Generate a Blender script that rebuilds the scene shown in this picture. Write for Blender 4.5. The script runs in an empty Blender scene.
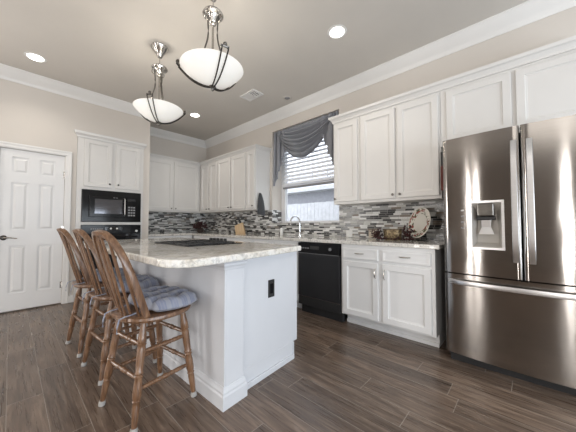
import bpy, bmesh, math, random
from mathutils import Vector, Matrix
random.seed(7)
R = math.radians
PI = math.pi
S = bpy.context.scene
C = S.collection

# ------------------------------------------------------------------ camera
cam = bpy.data.objects.new('camera', bpy.data.cameras.new('camera'))
C.objects.link(cam)
cam.data.sensor_width = 36.0
cam.data.lens = 258.7 / 576 * 36.0
cam.data.clip_start = 0.02
cam.location = (0, 0, 1.086)
cam.rotation_euler = (R(90 + 1.91), 0, R(42.95 - 90))
S.camera = cam
# ------------------------------------------------------------------ world, light, exposure
S.view_settings.view_transform = 'Standard'
S.view_settings.look = 'None'
S.view_settings.exposure = 0.30
S.view_settings.gamma = 1.0
S.view_settings.use_curve_mapping = False
w = bpy.data.worlds.new('daylight'); S.world = w; w.use_nodes = True
bg = w.node_tree.nodes['Background']
bg.inputs[0].default_value = (0.86, 0.92, 1.0, 1); bg.inputs[1].default_value = 2.0


def area(name, loc, rot, sx, sy, power, col):
    l = bpy.data.lights.new(name, 'AREA'); l.shape = 'RECTANGLE'; l.size = sx; l.size_y = sy
    l.energy = power; l.color = col
    o = bpy.data.objects.new(name, l); C.objects.link(o); o.location = loc; o.rotation_euler = rot
    return o


# inferred south window behind the photographer; the other side lights are added
area('daylight_south_window', (0.4, -3.12, 1.45), (R(90 + 24), 0, 0), 4.4, 2.1, 215, (0.80, 0.90, 1.0))
area('added_side_light', (-3.92, -1.6, 1.22), (R(90), 0, R(-90)), 0.24, 2.36, 40, (1.0, 0.97, 0.93))  # narrow light added to give the fridge a streak, no window here
area('added_side_light', (-3.92, 2.2, 1.22), (R(90), 0, R(-90)), 0.13, 2.36, 22, (1.0, 0.95, 0.9))  # added for the first streak on the other fridge door
area('added_side_light', (-3.92, 2.62, 1.22), (R(90), 0, R(-90)), 0.13, 2.36, 22, (1.0, 0.95, 0.9))  # added for the second streak beside it
area('added_side_light', (-2.0, 4.64, 1.5), (R(90 + 12), 0, R(180)), 1.6, 1.9, 75, (1.0, 0.98, 0.95))  # out-of-view fill added at the north wall, which has no window
# broad unseen fill added overhead behind the photographer, no lamp fitting there
area('added_overhead_fill', (-1.9, -1.2, 2.95), (0, 0, 0), 2.4, 2.4, 30, (1.0, 0.95, 0.88))

# ------------------------------------------------------------------ materials


class NT:
    def __init__(s, name):
        s.m = bpy.data.materials.new(name); s.m.use_nodes = True
        s.t = s.m.node_tree; s.b = s.t.nodes['Principled BSDF']

    def n(s, typ, **kw):
        x = s.t.nodes.new(typ)
        for k, v in kw.items(): setattr(x, k, v)
        return x

    def l(s, a, b): s.t.links.new(a, b)

    def math(s, op, a, b=None, c=None):
        x = s.n('ShaderNodeMath', operation=op)
        for i, v in enumerate((a, b, c)):
            if v is None: continue
            if isinstance(v, (int, float)): x.inputs[i].default_value = v
            else: s.l(v, x.inputs[i])
        return x.outputs[0]

    def pos(s, scale=(1, 1, 1), obj=False):
        src = s.n('ShaderNodeTexCoord').outputs['Object'] if obj else s.n('ShaderNodeNewGeometry').outputs['Position']
        mp = s.n('ShaderNodeMapping'); mp.inputs['Scale'].default_value = scale
        s.l(src, mp.inputs[0]); return mp.outputs[0]

    def noise(s, vec, scale, detail=3, rough=.55, dist=0):
        x = s.n('ShaderNodeTexNoise'); s.l(vec, x.inputs['Vector'])
        x.inputs['Scale'].default_value = scale; x.inputs['Detail'].default_value = detail
        x.inputs['Roughness'].default_value = rough; x.inputs['Distortion'].default_value = dist
        return x.outputs['Fac']

    def ramp(s, fac, stops, const=False):
        x = s.n('ShaderNodeValToRGB'); cr = x.color_ramp
        if const: cr.interpolation = 'CONSTANT'
        while len(cr.elements) < len(stops): cr.elements.new(0.5)
        for e, (p, c) in zip(cr.elements, stops): e.position = p; e.color = (*c, 1) if len(c) == 3 else c
        s.l(fac, x.inputs[0]); return x.outputs[0]

    def mix(s, fac, a, b, mode='MIX'):
        x = s.n('ShaderNodeMix', data_type='RGBA', blend_type=mode)
        for i, v in ((0, fac), (6, a), (7, b)):
            if isinstance(v, (int, float)): x.inputs[i].default_value = v
            elif isinstance(v, tuple): x.inputs[i].default_value = (*v, 1)
            else: s.l(v, x.inputs[i])
        return x.outputs[2]

    def bump(s, h, strength, dist=.01):
        x = s.n('ShaderNodeBump'); x.inputs['Strength'].default_value = strength; x.inputs['Distance'].default_value = dist
        s.l(h, x.inputs['Height']); s.l(x.outputs[0], s.b.inputs['Normal'])

    def set(s, **kw):
        for k, v in kw.items():
            i = s.b.inputs[k.replace('_', ' ')]
            if isinstance(v, tuple) and len(v) == 3: v = (*v, 1)
            if hasattr(v, 'is_linked') or isinstance(v, bpy.types.NodeSocket): s.l(v, i)
            else: i.default_value = v
        return s


def paint(name, col, rough=.5, var=.04, scale=3.0, bump=.0, bscale=120, **kw):
    m = NT(name); p = m.pos()
    f = m.noise(p, scale, 4)
    c2 = tuple(max(0, c * (1 - var)) for c in col); c1 = tuple(min(1, c * (1 + var)) for c in col)
    m.set(Base_Color=m.ramp(f, [(.3, c2), (.7, c1)]), Roughness=rough, **kw)
    if bump: m.bump(m.noise(p, bscale, 2), bump, .004)
    return m.m


M = {}
M['wall'] = paint('beige_wall_paint', (.665, .62, .57), .7, .02, 1.5, .12, 160)
M['ceiling'] = paint('greige_ceiling_paint', (.645, .61, .565), .8, .03, 1.2, .18, 90)
M['white'] = paint('white_trim_paint', (.80, .79, .775), .38, .015)
M['door'] = paint('white_door_paint', (.80, .80, .80), .4, .015)
M['cab'] = paint('off_white_cabinet_paint', (.70, .685, .665), .36, .02)
M['cabbase'] = paint('white_base_cabinet_paint', (.80, .80, .80), .36, .02)
M['island'] = paint('daylight_tinted_island_paint', (.66, .68, .72), .4, .02, 4)  # same white as the cabinets, cool daylight tint put into the colour
M['black'] = paint('black_appliance_enamel', (.012, .012, .013), .12, .1, Specular_IOR_Level=.18)
M['blackmatte'] = paint('black_plastic', (.02, .02, .021), .5, .1)
M['blackglass'] = paint('black_oven_glass', (.008, .008, .01), .06, .1)
M['greyplastic'] = paint('grey_plastic', (.25, .25, .26), .45, .05)
M['whiteplastic'] = paint('white_plastic', (.82, .82, .8), .35, .02)
M['beigeplastic'] = paint('almond_plastic', (.62, .55, .45), .4, .02)
M['nickel'] = paint('brushed_nickel', (.55, .53, .50), .22, .08, 40, Metallic=1.0)
M['chrome'] = paint('chrome', (.75, .76, .78), .08, .03, 10, Metallic=1.0)
M['bronze'] = paint('dark_bronze', (.06, .055, .05), .3, .2, 30, Metallic=1.0)
M['darknickel'] = paint('pewter', (.20, .19, .175), .28, .15, 30, Metallic=1.0)
M['vinyl'] = paint('white_window_vinyl', (.82, .83, .85), .35, .02)
M['darkred'] = paint('dark_red_berries', (.042, .009, .011), .5, .5, 60)
M['leafred'] = paint('dried_burgundy_leaves', (.055, .012, .012), .7, .6, 50)
M['twig'] = paint('brown_twigs', (.05, .03, .018), .8, .3, 50)
M['vase'] = paint('dark_pottery', (.05, .035, .03), .35, .3, 20)
M['stone'] = paint('exterior_fence_boards', (.62, .62, .65), .8, .10, 8)
M['brick'] = paint('exterior_house_siding', (.34, .34, .37), .8, .08, 8)
M['ground'] = paint('exterior_ground', (.35, .36, .3), .9, .2, 3)
M['foot'] = paint('pale_felt_glide', (.40, .39, .375), .5, .05)


def fabric(name, c1, c2, scale=300, rough=.9, sheen=.3):
    m = NT(name); p = m.pos(obj=True)
    f = m.noise(p, scale, 2); g = m.noise(p, 9, 4)
    m.set(Base_Color=m.mix(m.math('MULTIPLY', g, .6), m.ramp(f, [(.35, c1), (.65, c2)]), c1), Roughness=rough, Sheen_Weight=sheen)
    m.bump(f, .25, .003); return m.m


M['cushion'] = None


def cushion_mat():
    m = NT('striped_blue_grey_ticking'); p = m.pos(obj=True)
    sx = m.n('ShaderNodeSeparateXYZ'); m.l(p, sx.inputs[0])
    s1 = m.math('FRACT', m.math('MULTIPLY', sx.outputs[0], 16.0))
    band = m.math('MULTIPLY', m.math('GREATER_THAN', s1, .62), .55)
    s2 = m.math('FRACT', m.math('MULTIPLY', sx.outputs[0], 64.0))
    band2 = m.math('MULTIPLY', m.math('GREATER_THAN', s2, .6), .25)
    g = m.noise(p, 14, 4)
    base = m.ramp(g, [(.3, (.17, .19, .275)), (.7, (.28, .305, .40))])
    c = m.mix(m.math('MAXIMUM', band, band2), base, (.40, .41, .44))
    m.set(Base_Color=c, Roughness=.85, Sheen_Weight=.2)
    m.bump(m.noise(p, 260, 2), .3, .003); return m.m


M['cushion'] = cushion_mat()
M['valance'] = fabric('grey_satin', (.21, .22, .25), (.29, .30, .335), 200, .36, .4)
M['towel'] = fabric('charcoal_terry', (.045, .047, .05), (.09, .09, .095), 250, .95, .1)
M['potred'] = fabric('dark_red_quilted_cotton', (.11, .03, .025), (.15, .045, .035), 200, .9, .1)


def oak():
    m = NT('honey_oak'); p = m.pos((14, 14, 1.6), obj=True)
    f = m.noise(p, 4.5, 6, .6, .8); g = m.noise(m.pos((70, 70, 5), obj=True), 3, 3)
    c = m.ramp(f, [(.25, (.075, .036, .018)), (.5, (.19, .098, .052)), (.75, (.34, .20, .115))])
    c = m.mix(.35, c, m.ramp(g, [(.35, (.35, .3, .25)), (.65, (1, 1, 1))]), 'MULTIPLY')
    m.set(Base_Color=c, Roughness=.3, Coat_Weight=.3, Coat_Roughness=.2)
    m.bump(g, .12, .002); return m.m


M['oak'] = oak()


def maple():
    m = NT('pale_maple'); p = m.pos((20, 20, 2), obj=True)
    f = m.noise(p, 3, 5)
    m.set(Base_Color=m.ramp(f, [(.3, (.50, .34, .19)), (.7, (.62, .45, .27))]), Roughness=.5); return m.m


M['maple'] = maple()


def floor_mat():
    m = NT('wood_look_plank_tile')
    sx = m.n('ShaderNodeSeparateXYZ'); m.l(m.n('ShaderNodeNewGeometry').outputs['Position'], sx.inputs[0])
    x, y = sx.outputs[0], sx.outputs[1]
    W_, L_ = .160, .92
    xs = m.math('DIVIDE', m.math('ADD', x, 10.07), W_)
    row = m.math('FLOOR', xs); fx = m.math('FRACT', xs)
    wn = m.n('ShaderNodeTexWhiteNoise', noise_dimensions='1D'); m.l(row, wn.inputs['W'])
    ys = m.math('ADD', m.math('DIVIDE', m.math('ADD', y, 20), L_), m.math('MULTIPLY', wn.outputs['Value'], 7.3))
    col = m.math('FLOOR', ys); fy = m.math('FRACT', ys)
    cb = m.n('ShaderNodeCombineXYZ'); m.l(row, cb.inputs[0]); m.l(col, cb.inputs[1])
    w2 = m.n('ShaderNodeTexWhiteNoise', noise_dimensions='2D'); m.l(cb.outputs[0], w2.inputs['Vector'])
    pid = w2.outputs['Value']
    # per-plank shifted grain
    cv = m.n('ShaderNodeCombineXYZ')
    m.l(m.math('ADD', m.math('MULTIPLY', x, 16), m.math('MULTIPLY', pid, 37)), cv.inputs[0])
    m.l(m.math('ADD', m.math('MULTIPLY', y, 1.5), m.math('MULTIPLY', pid, 11)), cv.inputs[1])
    g1 = m.noise(cv.outputs[0], 1.6, 6, .62, .6)
    cv2 = m.n('ShaderNodeCombineXYZ')
    m.l(m.math('MULTIPLY', x, 55), cv2.inputs[0]); m.l(m.math('ADD', m.math('MULTIPLY', y, 2.2), m.math('MULTIPLY', pid, 5)), cv2.inputs[1])
    g2 = m.noise(cv2.outputs[0], 1.3, 4, .6)
    c = m.ramp(g1, [(.26, (.062, .044, .034)), (.5, (.142, .104, .081)), (.76, (.275, .215, .172))])
    c = m.mix(.55, c, m.ramp(g2, [(.3, (.58, .56, .54)), (.7, (1.22, 1.20, 1.18))]), 'MULTIPLY')
    tint = m.ramp(pid, [(0, (.75, .72, .70)), (.5, (1, .98, .96)), (1, (1.3, 1.24, 1.18))])
    c = m.mix(.8, c, tint, 'MULTIPLY')
    mort = m.math('MAXIMUM', m.math('LESS_THAN', fx, .018), m.math('LESS_THAN', fy, .0042))
    c = m.mix(mort, c, (.30, .26, .225))
    m.set(Base_Color=c, Roughness=m.math('ADD', m.math('MULTIPLY', g2, .28), .16), Specular_IOR_Level=.55)
    h = m.math('SUBTRACT', m.math('ADD', m.math('MULTIPLY', g2, .35), m.math('MULTIPLY', g1, .6)), m.math('MULTIPLY', mort, .8))
    m.bump(h, .35, .006); return m.m


M['floor'] = floor_mat()


def mosaic(name, axis):
    """thin horizontal strips of glass and stone"""
    m = NT(name)
    sx = m.n('ShaderNodeSeparateXYZ'); m.l(m.n('ShaderNodeNewGeometry').outputs['Position'], sx.inputs[0])
    a, z = sx.outputs[axis], sx.outputs[2]
    zs = m.math('DIVIDE', z, .0235); row = m.math('FLOOR', zs); fz = m.math('FRACT', zs)
    wn = m.n('ShaderNodeTexWhiteNoise', noise_dimensions='1D'); m.l(row, wn.inputs['W'])
    ln = m.math('ADD', m.math('MULTIPLY', wn.outputs['Value'], .055), .08)
    as_ = m.math('ADD', m.math('DIVIDE', m.math('ADD', a, 5), ln), m.math('MULTIPLY', wn.outputs['Value'], 19.7))
    col = m.math('FLOOR', as_); fa = m.math('FRACT', as_)
    cb = m.n('ShaderNodeCombineXYZ'); m.l(row, cb.inputs[0]); m.l(col, cb.inputs[1])
    w2 = m.n('ShaderNodeTexWhiteNoise', noise_dimensions='2D'); m.l(cb.outputs[0], w2.inputs['Vector'])
    v = w2.outputs['Value']
    cc = m.ramp(v, [(0, (.025, .025, .027)), (.11, (.06, .06, .062)), (.22, (.13, .13, .128)), (.32, (.25, .24, .23)), (.42, (.40, .40, .395)),
                    (.60, (.60, .60, .575)), (.72, (.80, .80, .79)), (.95, (.20, .16, .125))], True)
    vein = m.noise(m.pos((30, 30, 60)), 2, 3)
    cc = m.mix(.35, cc, m.ramp(vein, [(.3, (.6, .6, .6)), (.7, (1.3, 1.3, 1.3))]), 'MULTIPLY')
    mort = m.math('MAXIMUM', m.math('LESS_THAN', fz, .1), m.math('LESS_THAN', fa, .03))
    cc = m.mix(mort, cc, (.50, .49, .47))
    ro = m.math('ADD', m.math('MULTIPLY', m.math('GREATER_THAN', v, .38), .25), m.math('ADD', .2, m.math('MULTIPLY', mort, .4)))
    m.set(Base_Color=cc, Roughness=ro)
    m.bump(m.math('SUBTRACT', 1, mort), .4, .002); return m.m


M['mosaic_y'] = mosaic('strip_mosaic_along_window_wall', 1)
M['mosaic_x'] = mosaic('strip_mosaic_along_alcove_wall', 0)


def granite(name, warm):
    m = NT(name); p = m.pos()
    f = m.noise(m.pos((1.2, 2.4, 1.2)), 3.2, 8, .68, 1.6)
    f2 = m.noise(p, 38, 4, .7); f3 = m.noise(m.pos((1, 2, 1)), 9, 6, .7, 2.2)
    if warm:
        c = m.ramp(f, [(.27, (.33, .31, .29)), (.38, (.64, .59, .52)), (.48, (.82, .79, .73)), (.66, (.88, .875, .86)), (.8, (.56, .53, .50))])
    else:
        c = m.ramp(f, [(.28, (.28, .26, .24)), (.40, (.60, .57, .53)), (.55, (.74, .72, .68)), (.75, (.62, .57, .50))])
    c = m.mix(.5, c, m.ramp(f3, [(.34, (.35, .34, .34)), (.46, (1, 1, 1)), (.7, (1.05, 1.04, 1.02))]), 'MULTIPLY')
    c = m.mix(.45, c, m.ramp(f2, [(.36, (.4, .4, .41)), (.5, (1, 1, 1))]), 'MULTIPLY')
    m.set(Base_Color=c, Roughness=.07, Specular_IOR_Level=.38); return m.m


M['granite'] = granite('river_granite_polished', True)
M['granite2'] = granite('pale_granite_polished', False)


def steel(name, col=(.47, .455, .44), rough=.30, an=.75, bump=.035):
    m = NT(name)
    p = m.pos((2, 4, 500)); f = m.noise(p, 1, 2)
    t = m.n('ShaderNodeTangent', direction_type='RADIAL', axis='Z'); m.l(t.outputs[0], m.b.inputs['Tangent'])
    m.set(Base_Color=m.ramp(f, [(.3, tuple(c * .93 for c in col)), (.7, tuple(c * 1.05 for c in col))]),
          Metallic=1.0, Roughness=rough, Anisotropic=an, Anisotropic_Rotation=.25)
    if bump: m.bump(m.noise(m.pos((1, 7, 2.2)), 1.3, 1), bump, .02)
    return m.m


M['steel'] = steel('brushed_stainless', (.33, .312, .297), .13, .88)
M['steelbright'] = steel('polished_stainless', (.78, .78, .79), .33, .3, 0)
M['steeldark'] = paint('dark_grey_fridge_side', (.035, .035, .037), .5, .1)


def lampglass(name, col, st):
    m = NT(name); f = m.noise(m.pos((1, 1, 1), True), 9, 5, .6, 1.0)
    m.set(Base_Color=(.80, .79, .76), Roughness=.25, Emission_Color=m.ramp(f, [(.3, tuple(c * .86 for c in col)), (.7, col)]), Emission_Strength=st)
    return m.m


M['bowl'] = lampglass('lit_alabaster_glass', (1.0, .97, .91), .30)
M['bulb'] = lampglass('lit_downlight_lens', (1.0, .95, .86), 7.0)


def glass():
    m = NT('window_glass')
    f = m.noise(m.pos(), 2, 1)
    m.set(Base_Color=m.ramp(f, [(0, (.97, .98, 1)), (1, (1, 1, 1))]), Roughness=0.0, Transmission_Weight=1.0, IOR=1.02, Specular_IOR_Level=.3)
    return m.m


M['glass'] = glass()


def blind():
    m = NT('white_blind_slats'); f = m.noise(m.pos(), 12, 2)
    m.set(Base_Color=m.ramp(f, [(.3, (.84, .85, .87)), (.7, (.88, .88, .9))]), Roughness=.45, Transmission_Weight=0.0)
    return m.m


M['blind'] = blind()


def plate_mat():
    m = NT('cream_plate_with_floral_rim'); p = m.pos(obj=True)
    sx = m.n('ShaderNodeSeparateXYZ'); m.l(p, sx.inputs[0])
    r = m.math('SQRT', m.math('ADD', m.math('MULTIPLY', sx.outputs[1], sx.outputs[1]), m.math('MULTIPLY', sx.outputs[2], sx.outputs[2])))
    ring = m.math('MULTIPLY', m.math('GREATER_THAN', r, .098), m.math('LESS_THAN', r, .155))
    f = m.noise(p, 26, 2, .5, .4); g = m.noise(p, 22, 2, .5, .9)
    red = m.math('MULTIPLY', ring, m.math('GREATER_THAN', f, .53)); grn = m.math('MULTIPLY', ring, m.math('GREATER_THAN', g, .545))
    c = m.mix(red, (.78, .75, .68), (.33, .07, .05)); c = m.mix(grn, c, (.11, .12, .06))
    m.set(Base_Color=c, Roughness=.2); return m.m


M['plate'] = plate_mat()


def basket_mat():
    m = NT('hammered_gold_tin'); p = m.pos(obj=True)
    f = m.noise(p, 45, 3)
    m.set(Base_Color=m.ramp(f, [(.35, (.10, .07, .04)), (.65, (.42, .33, .2))]), Roughness=.35, Metallic=.6)
    m.bump(f, .5, .004); return m.m


M['basket'] = basket_mat()

# ------------------------------------------------------------------ building helpers
W = {}          # world position of every parent


class MB:
    def __init__(s): s.bm = bmesh.new()

    def box(s, x0, x1, y0, y1, z0, z1):
        v = [s.bm.verts.new(p) for p in ((x0, y0, z0), (x1, y0, z0), (x1, y1, z0), (x0, y1, z0), (x0, y0, z1), (x1, y0, z1), (x1, y1, z1), (x0, y1, z1))]
        for f in ((0, 3, 2, 1), (4, 5, 6, 7), (0, 1, 5, 4), (1, 2, 6, 5), (2, 3, 7, 6), (3, 0, 4, 7)): s.bm.faces.new([v[i] for i in f])
        return s

    def loft(s, rings, close=True, caps=True):
        """rings of points with equal count"""
        vv = [[s.bm.verts.new(p) for p in r] for r in rings]
        n = len(rings[0])
        for a, b in zip(vv, vv[1:]):
            for i in range(n if close else n - 1):
                s.bm.faces.new((a[i], a[(i + 1) % n], b[(i + 1) % n], b[i]))
        if caps:
            s.bm.faces.new(vv[0][::-1]); s.bm.faces.new(vv[-1])
        return s

    def lathe(s, prof, c=(0, 0, 0), n=24, axis=None, caps=True):
        """prof: (radius, height) along Z (or along axis vector)"""
        q = Vector((0, 0, 1)).rotation_difference(Vector(axis).normalized()) if axis is not None else None
        rings = []
        for r, z in prof:
            ring = []
            for i in range(n):
                a = 2 * PI * i / n
                p = Vector((max(r, 1e-4) * math.cos(a), max(r, 1e-4) * math.sin(a), z))
                if q: p = q @ p
                ring.append(p + Vector(c))
            rings.append(ring)
        return s.loft(rings, True, caps)

    def turned(s, a, b, prof, n=10):
        """prof: (t 0..1, radius) between points a and b"""
        a, b = Vector(a), Vector(b); d = b - a
        return s.lathe([(r, t * d.length) for t, r in prof], a, n, d)

    def tube(s, pts, r, n=8, flat=None, up=(0, 0, 1)):
        """sweep a circle (or an ellipse / box via flat=(w,h)) along pts"""
        pts = [Vector(p) for p in pts]; rings = []
        for i, p in enumerate(pts):
            t = (pts[min(i + 1, len(pts) - 1)] - pts[max(i - 1, 0)]).normalized()
            u = Vector(up); sd = t.cross(u)
            if sd.length < 1e-3: sd = t.cross(Vector((1, 0, 0)))
            sd.normalize(); u = sd.cross(t)
            rr = r[i] if isinstance(r, (list, tuple)) else r
            if flat:
                w_, h_ = flat
                ring = [p + sd * (w_ * sx) + u * (h_ * sy) for sx, sy in ((-1, -.6), (-.8, -1), (.8, -1), (1, -.6), (1, .6), (.8, 1), (-.8, 1), (-1, .6))]
            else:
                ring = [p + sd * (rr * math.cos(2 * PI * k / n)) + u * (rr * math.sin(2 * PI * k / n)) for k in range(n)]
            rings.append(ring)
        return s.loft(rings)

    def prism(s, poly, z0, z1):
        return s.loft([[(x, y, z0) for x, y in poly], [(x, y, z1) for x, y in poly]])

    def sphere(s, c, r, n=8, sq=(1, 1, 1)):
        rings = []
        for j in range(1, n):
            a = PI * j / n
            rings.append([(c[0] + sq[0] * r * math.sin(a) * math.cos(2 * PI * i / n), c[1] + sq[1] * r * math.sin(a) * math.sin(2 * PI * i / n), c[2] - sq[2] * r * math.cos(a)) for i in range(n)])
        return s.loft(rings)

    def sweep_profile(s, path, prof, right=True):
        """moulding: prof (offset from wall, z) swept on a plan path, mitred; offset goes to the right of travel"""
        P = [Vector((x, y)) for x, y in path]; rings = []
        for i, p in enumerate(P):
            def nrm(a, b):
                d = (b - a).normalized(); return Vector((d.y, -d.x))
            if i == 0: mi = nrm(P[0], P[1])
            elif i == len(P) - 1: mi = nrm(P[-2], P[-1])
            else:
                a, b = nrm(P[i - 1], p), nrm(p, P[i + 1]); mi = (a + b) / (1 + a.dot(b))
            rings.append([(p.x + mi.x * o, p.y + mi.y * o, z) for o, z in prof])
        return s.loft(rings)

    def build(s, name, mat, parent=None, local=False, smooth=False, bevel=0, seg=2, subsurf=0, place=None):
        bm = s.bm
        if place is not None: bmesh.ops.transform(bm, matrix=place, verts=bm.verts)
        bmesh.ops.recalc_face_normals(bm, faces=bm.faces)
        me = bpy.data.meshes.new(name)
        if parent is None:
            if not local:
                xs = [v.co for v in bm.verts]
                c = Vector(((min(v.x for v in xs) + max(v.x for v in xs)) / 2, (min(v.y for v in xs) + max(v.y for v in xs)) / 2, min(v.z for v in xs)))
            else: c = Vector()
        else: c = W[parent.name] if not local else Vector()
        bmesh.ops.translate(bm, vec=-c, verts=bm.verts)
        if smooth:
            for f in bm.faces: f.smooth = True
        bm.to_mesh(me); bm.free()
        o = bpy.data.objects.new(name, me); C.objects.link(o)
        me.materials.append(mat)
        if parent is None: o.location = c; W[o.name] = c.copy()
        else: o.parent = parent; W[o.name] = W[parent.name]
        if bevel:
            b = o.modifiers.new('edge', 'BEVEL'); b.width = bevel; b.segments = seg; b.limit_method = 'ANGLE'; b.angle_limit = R(40)
        if subsurf:
            b = o.modifiers.new('round', 'SUBSURF'); b.levels = subsurf; b.render_levels = subsurf
        if smooth and not subsurf:
            sh = me.attributes.get('sharp_edge')
            try: me.set_sharp_from_angle(angle=R(42))
            except Exception: pass
        return o


def tag(o, label, cat, group=None, kind=None):
    o['label'] = label; o['category'] = cat
    if group: o['group'] = group
    if kind: o['kind'] = kind
    return o


def thing(name, loc, label, cat, group=None, rz=0):
    o = bpy.data.objects.new(name, None); C.objects.link(o); o.location = loc; o.rotation_euler = (0, 0, rz)
    o.empty_display_size = .1
    W[o.name] = Vector(loc); return tag(o, label, cat, group)


def struct(o, label=None, cat=None):
    o['kind'] = 'structure'
    if label: o['label'] = label; o['category'] = cat
    return o


def kids(o): return [c for c in C.objects if c.parent == o]


def dup(root, loc, rz, label, **kw):
    r = root.copy(); C.objects.link(r); r.location = loc; r.rotation_euler = (0, 0, rz); r['label'] = label
    for ch in kids(root):
        c = ch.copy(); C.objects.link(c); c.parent = r
        for g in kids(ch):
            d = g.copy(); C.objects.link(d); d.parent = c
    W[r.name] = Vector(loc)
    return r


def frame_map(o, U, N):
    """matrix taking (u, depth outward, v) -> world: x=u along U, y=outward N, z=up"""
    o, U, N = Vector(o), Vector(U), Vector(N)
    return Matrix(((U.x, N.x, 0, o.x), (U.y, N.y, 0, o.y), (0, 0, 1, o.z), (0, 0, 0, 1)))


def door_mesh(u0, u1, v0, v1, d0, t, fr=.055, rec=.012, raised=0.0):
    """framed cabinet door: outer slab with a recessed (or raised) field"""
    m = MB(); bm = m.bm
    def rect(i, d): return [bm.verts.new(p) for p in ((u0 + i, d, v0 + i), (u1 - i, d, v0 + i), (u1 - i, d, v1 - i), (u0 + i, d, v1 - i))]
    e = .004
    rings = [rect(0, d0), rect(0, d0 + t - e), rect(e, d0 + t), rect(fr, d0 + t), rect(fr + .006, d0 + t - rec * .75), rect(fr + .013, d0 + t - rec * .75), rect(fr + .016, d0 + t - rec)]
    if raised: rings += [rect(fr + .03, d0 + t - rec), rect(fr + .045, d0 + t - rec + raised)]
    for a, b in zip(rings, rings[1:]):
        for i in range(4): bm.faces.new((a[i], a[(i + 1) % 4], b[(i + 1) % 4], b[i]))
    bm.faces.new(rings[0][::-1]); bm.faces.new(rings[-1]); return m


def knob_mesh(u, d, v, r=.014):
    m = MB(); m.lathe([(r * .45, 0), (r * .4, .012), (r * .9, .016), (r, .022), (r * .8, .027), (r * .3, .029)], (u, d, v), 12, (0, 1, 0)); return m


def pull_mesh(u, d, v, L=.09, vertical=False):
    m = MB(); pts = []
    for i in range(11):
        t = i / 10 * 2 - 1; off = .024 * (1 - abs(t) ** 4)
        pts.append((u, d + off, v + t * L / 2) if vertical else (u + t * L / 2, d + off, v))
    m.tube(pts, [.0045 + .002 * (1 - abs(i / 5 - 1)) for i in range(11)], 8, up=(0, 1, 0.01)); return m


def cabinet(name, label, cat, o, U, N, Wd, H, depth, fronts, mat, hard, group=None, z0=0, toe=None):
    """fronts: (kind, u0,u1,v0,v1, handle) ; handle: None, ('knob',u,v) ('pull',u,v,vertical)"""
    fm = frame_map(o, U, N)
    ctr = Vector(o) + Vector(U) * (Wd / 2) - Vector(N) * (depth / 2); ctr.z = o[2] + z0
    root = thing(name, ctr, label, cat, group)
    b = MB()
    b.box(0, Wd, -depth, 0, z0 + (toe[1] if toe else 0), z0 + H)
    b.build('carcass', mat, root, place=fm, bevel=.002)
    if toe:
        t = MB(); t.box(.004, Wd - .004, -depth, -toe[0], z0, z0 + toe[1]); t.box(.004, Wd - .004, -toe[0], -toe[0] + .012, z0, z0 + .035)
        t.build('toe_kick', mat, root, place=fm, bevel=.002)
    for k, u0, u1, v0, v1, h in fronts:
        if k == 'drawer': f = door_mesh(u0, u1, v0, v1, .001, .02, .018, .004)
        else: f = door_mesh(u0, u1, v0, v1, .001, .02)
        fo = f.build('drawer' if k == 'drawer' else 'door', mat, root, place=fm)
        if h:
            if h[0] == 'knob': knob_mesh(h[1], .02, h[2]).build('knob', hard, fo, place=fm, smooth=True)
            else: pull_mesh(h[1], .02, h[2], .1 if not h[3] else .095, h[3]).build('handle', hard, fo, place=fm, smooth=True)
    return root


# ------------------------------------------------------------------ the room
XE, YN, YA, XA, H = 3.128, 4.72, 5.55, 1.60, 3.026      # window wall, door wall, alcove wall, alcove corner, ceiling
XW, YS = -4.0, -3.2
struct(MB().box(XW - .2, XE + .3, YS - .2, YA + .2, -.12, 0).build('floor', M['floor']), 'dark brown wood-look plank tile floor', 'floor')
struct(MB().box(XW - .2, XE + .3, YS - .2, YA + .2, H, H + .15).build('ceiling', M['ceiling']), 'plain greige painted ceiling', 'ceiling')
# window wall with its deep opening
WY0, WY1, WZ0, WZ1 = 1.93, 3.29, 1.115, 2.72
XO = XE + .34
b = MB()
b.box(XE, XO, YS - .2, WY0, 0, H).box(XE, XO, WY1, YA + .2, 0, H).box(XE, XO, WY0, WY1, 0, WZ0).box(XE, XO, WY0, WY1, WZ1, H)
struct(b.build('wall_east', M['wall']), 'beige painted window wall', 'wall')
# door wall: opening for the pantry door (blind) and the oven tower
DX0, DX1, DZ = -.105, .505, 2.04
OX0, OX1, OZ = .63, 1.50, 2.40
b = MB(); T = .12
b.box(XW, DX0, YN, YN + T, 0, H).box(DX0, DX1, YN, YN + T, DZ, H).box(DX1, OX0, YN, YN + T, 0, H)
b.box(OX0, OX1, YN, YN + T, OZ, H).box(OX1, XA, YN, YN + T, 0, H).box(DX0, DX1, YN + .06, YN + T, 0, DZ)
b.box(XA - .06, XA, YN + T, YA, 0, H)
struct(b.build('wall_north', M['wall']), 'beige painted wall with the white door', 'wall')
struct(MB().box(XW, XE, YA, YA + .2, 0, H).build('wall_alcove', M['wall']), 'beige wall behind the corner cabinets', 'wall')
struct(MB().box(XW - .2, XE, YS - .2, YS, 0, H).build('wall_south', M['wall']), 'beige wall behind the photographer', 'wall')
struct(MB().box(XW - .2, XW, YS, YA + .2, 0, H).build('wall_west', paint('darkened_wall_paint', (.20, .165, .14), .7)), 'unseen living room wall darkened for the fridge reflection', 'wall')  # dimness of the unseen room put into the wall colour
# crown moulding
c_, d_ = .115, .141
prof = [(0, H), (c_, H), (c_, H - .012), (c_ - .012, H - .02), (c_ - .02, H - .035), (c_ - .045, H - .062), (c_ - .075, H - .092), (.02, H - .112), (.018, H - .125), (.008, H - d_), (0, H - d_)]
struct(MB().sweep_profile([(XW, YN), (XA, YN), (XA, YA), (XE, YA), (XE, YS)], prof).build('trim_1', M['white'], smooth=True), 'white crown moulding around the ceiling', 'trim')
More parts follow.
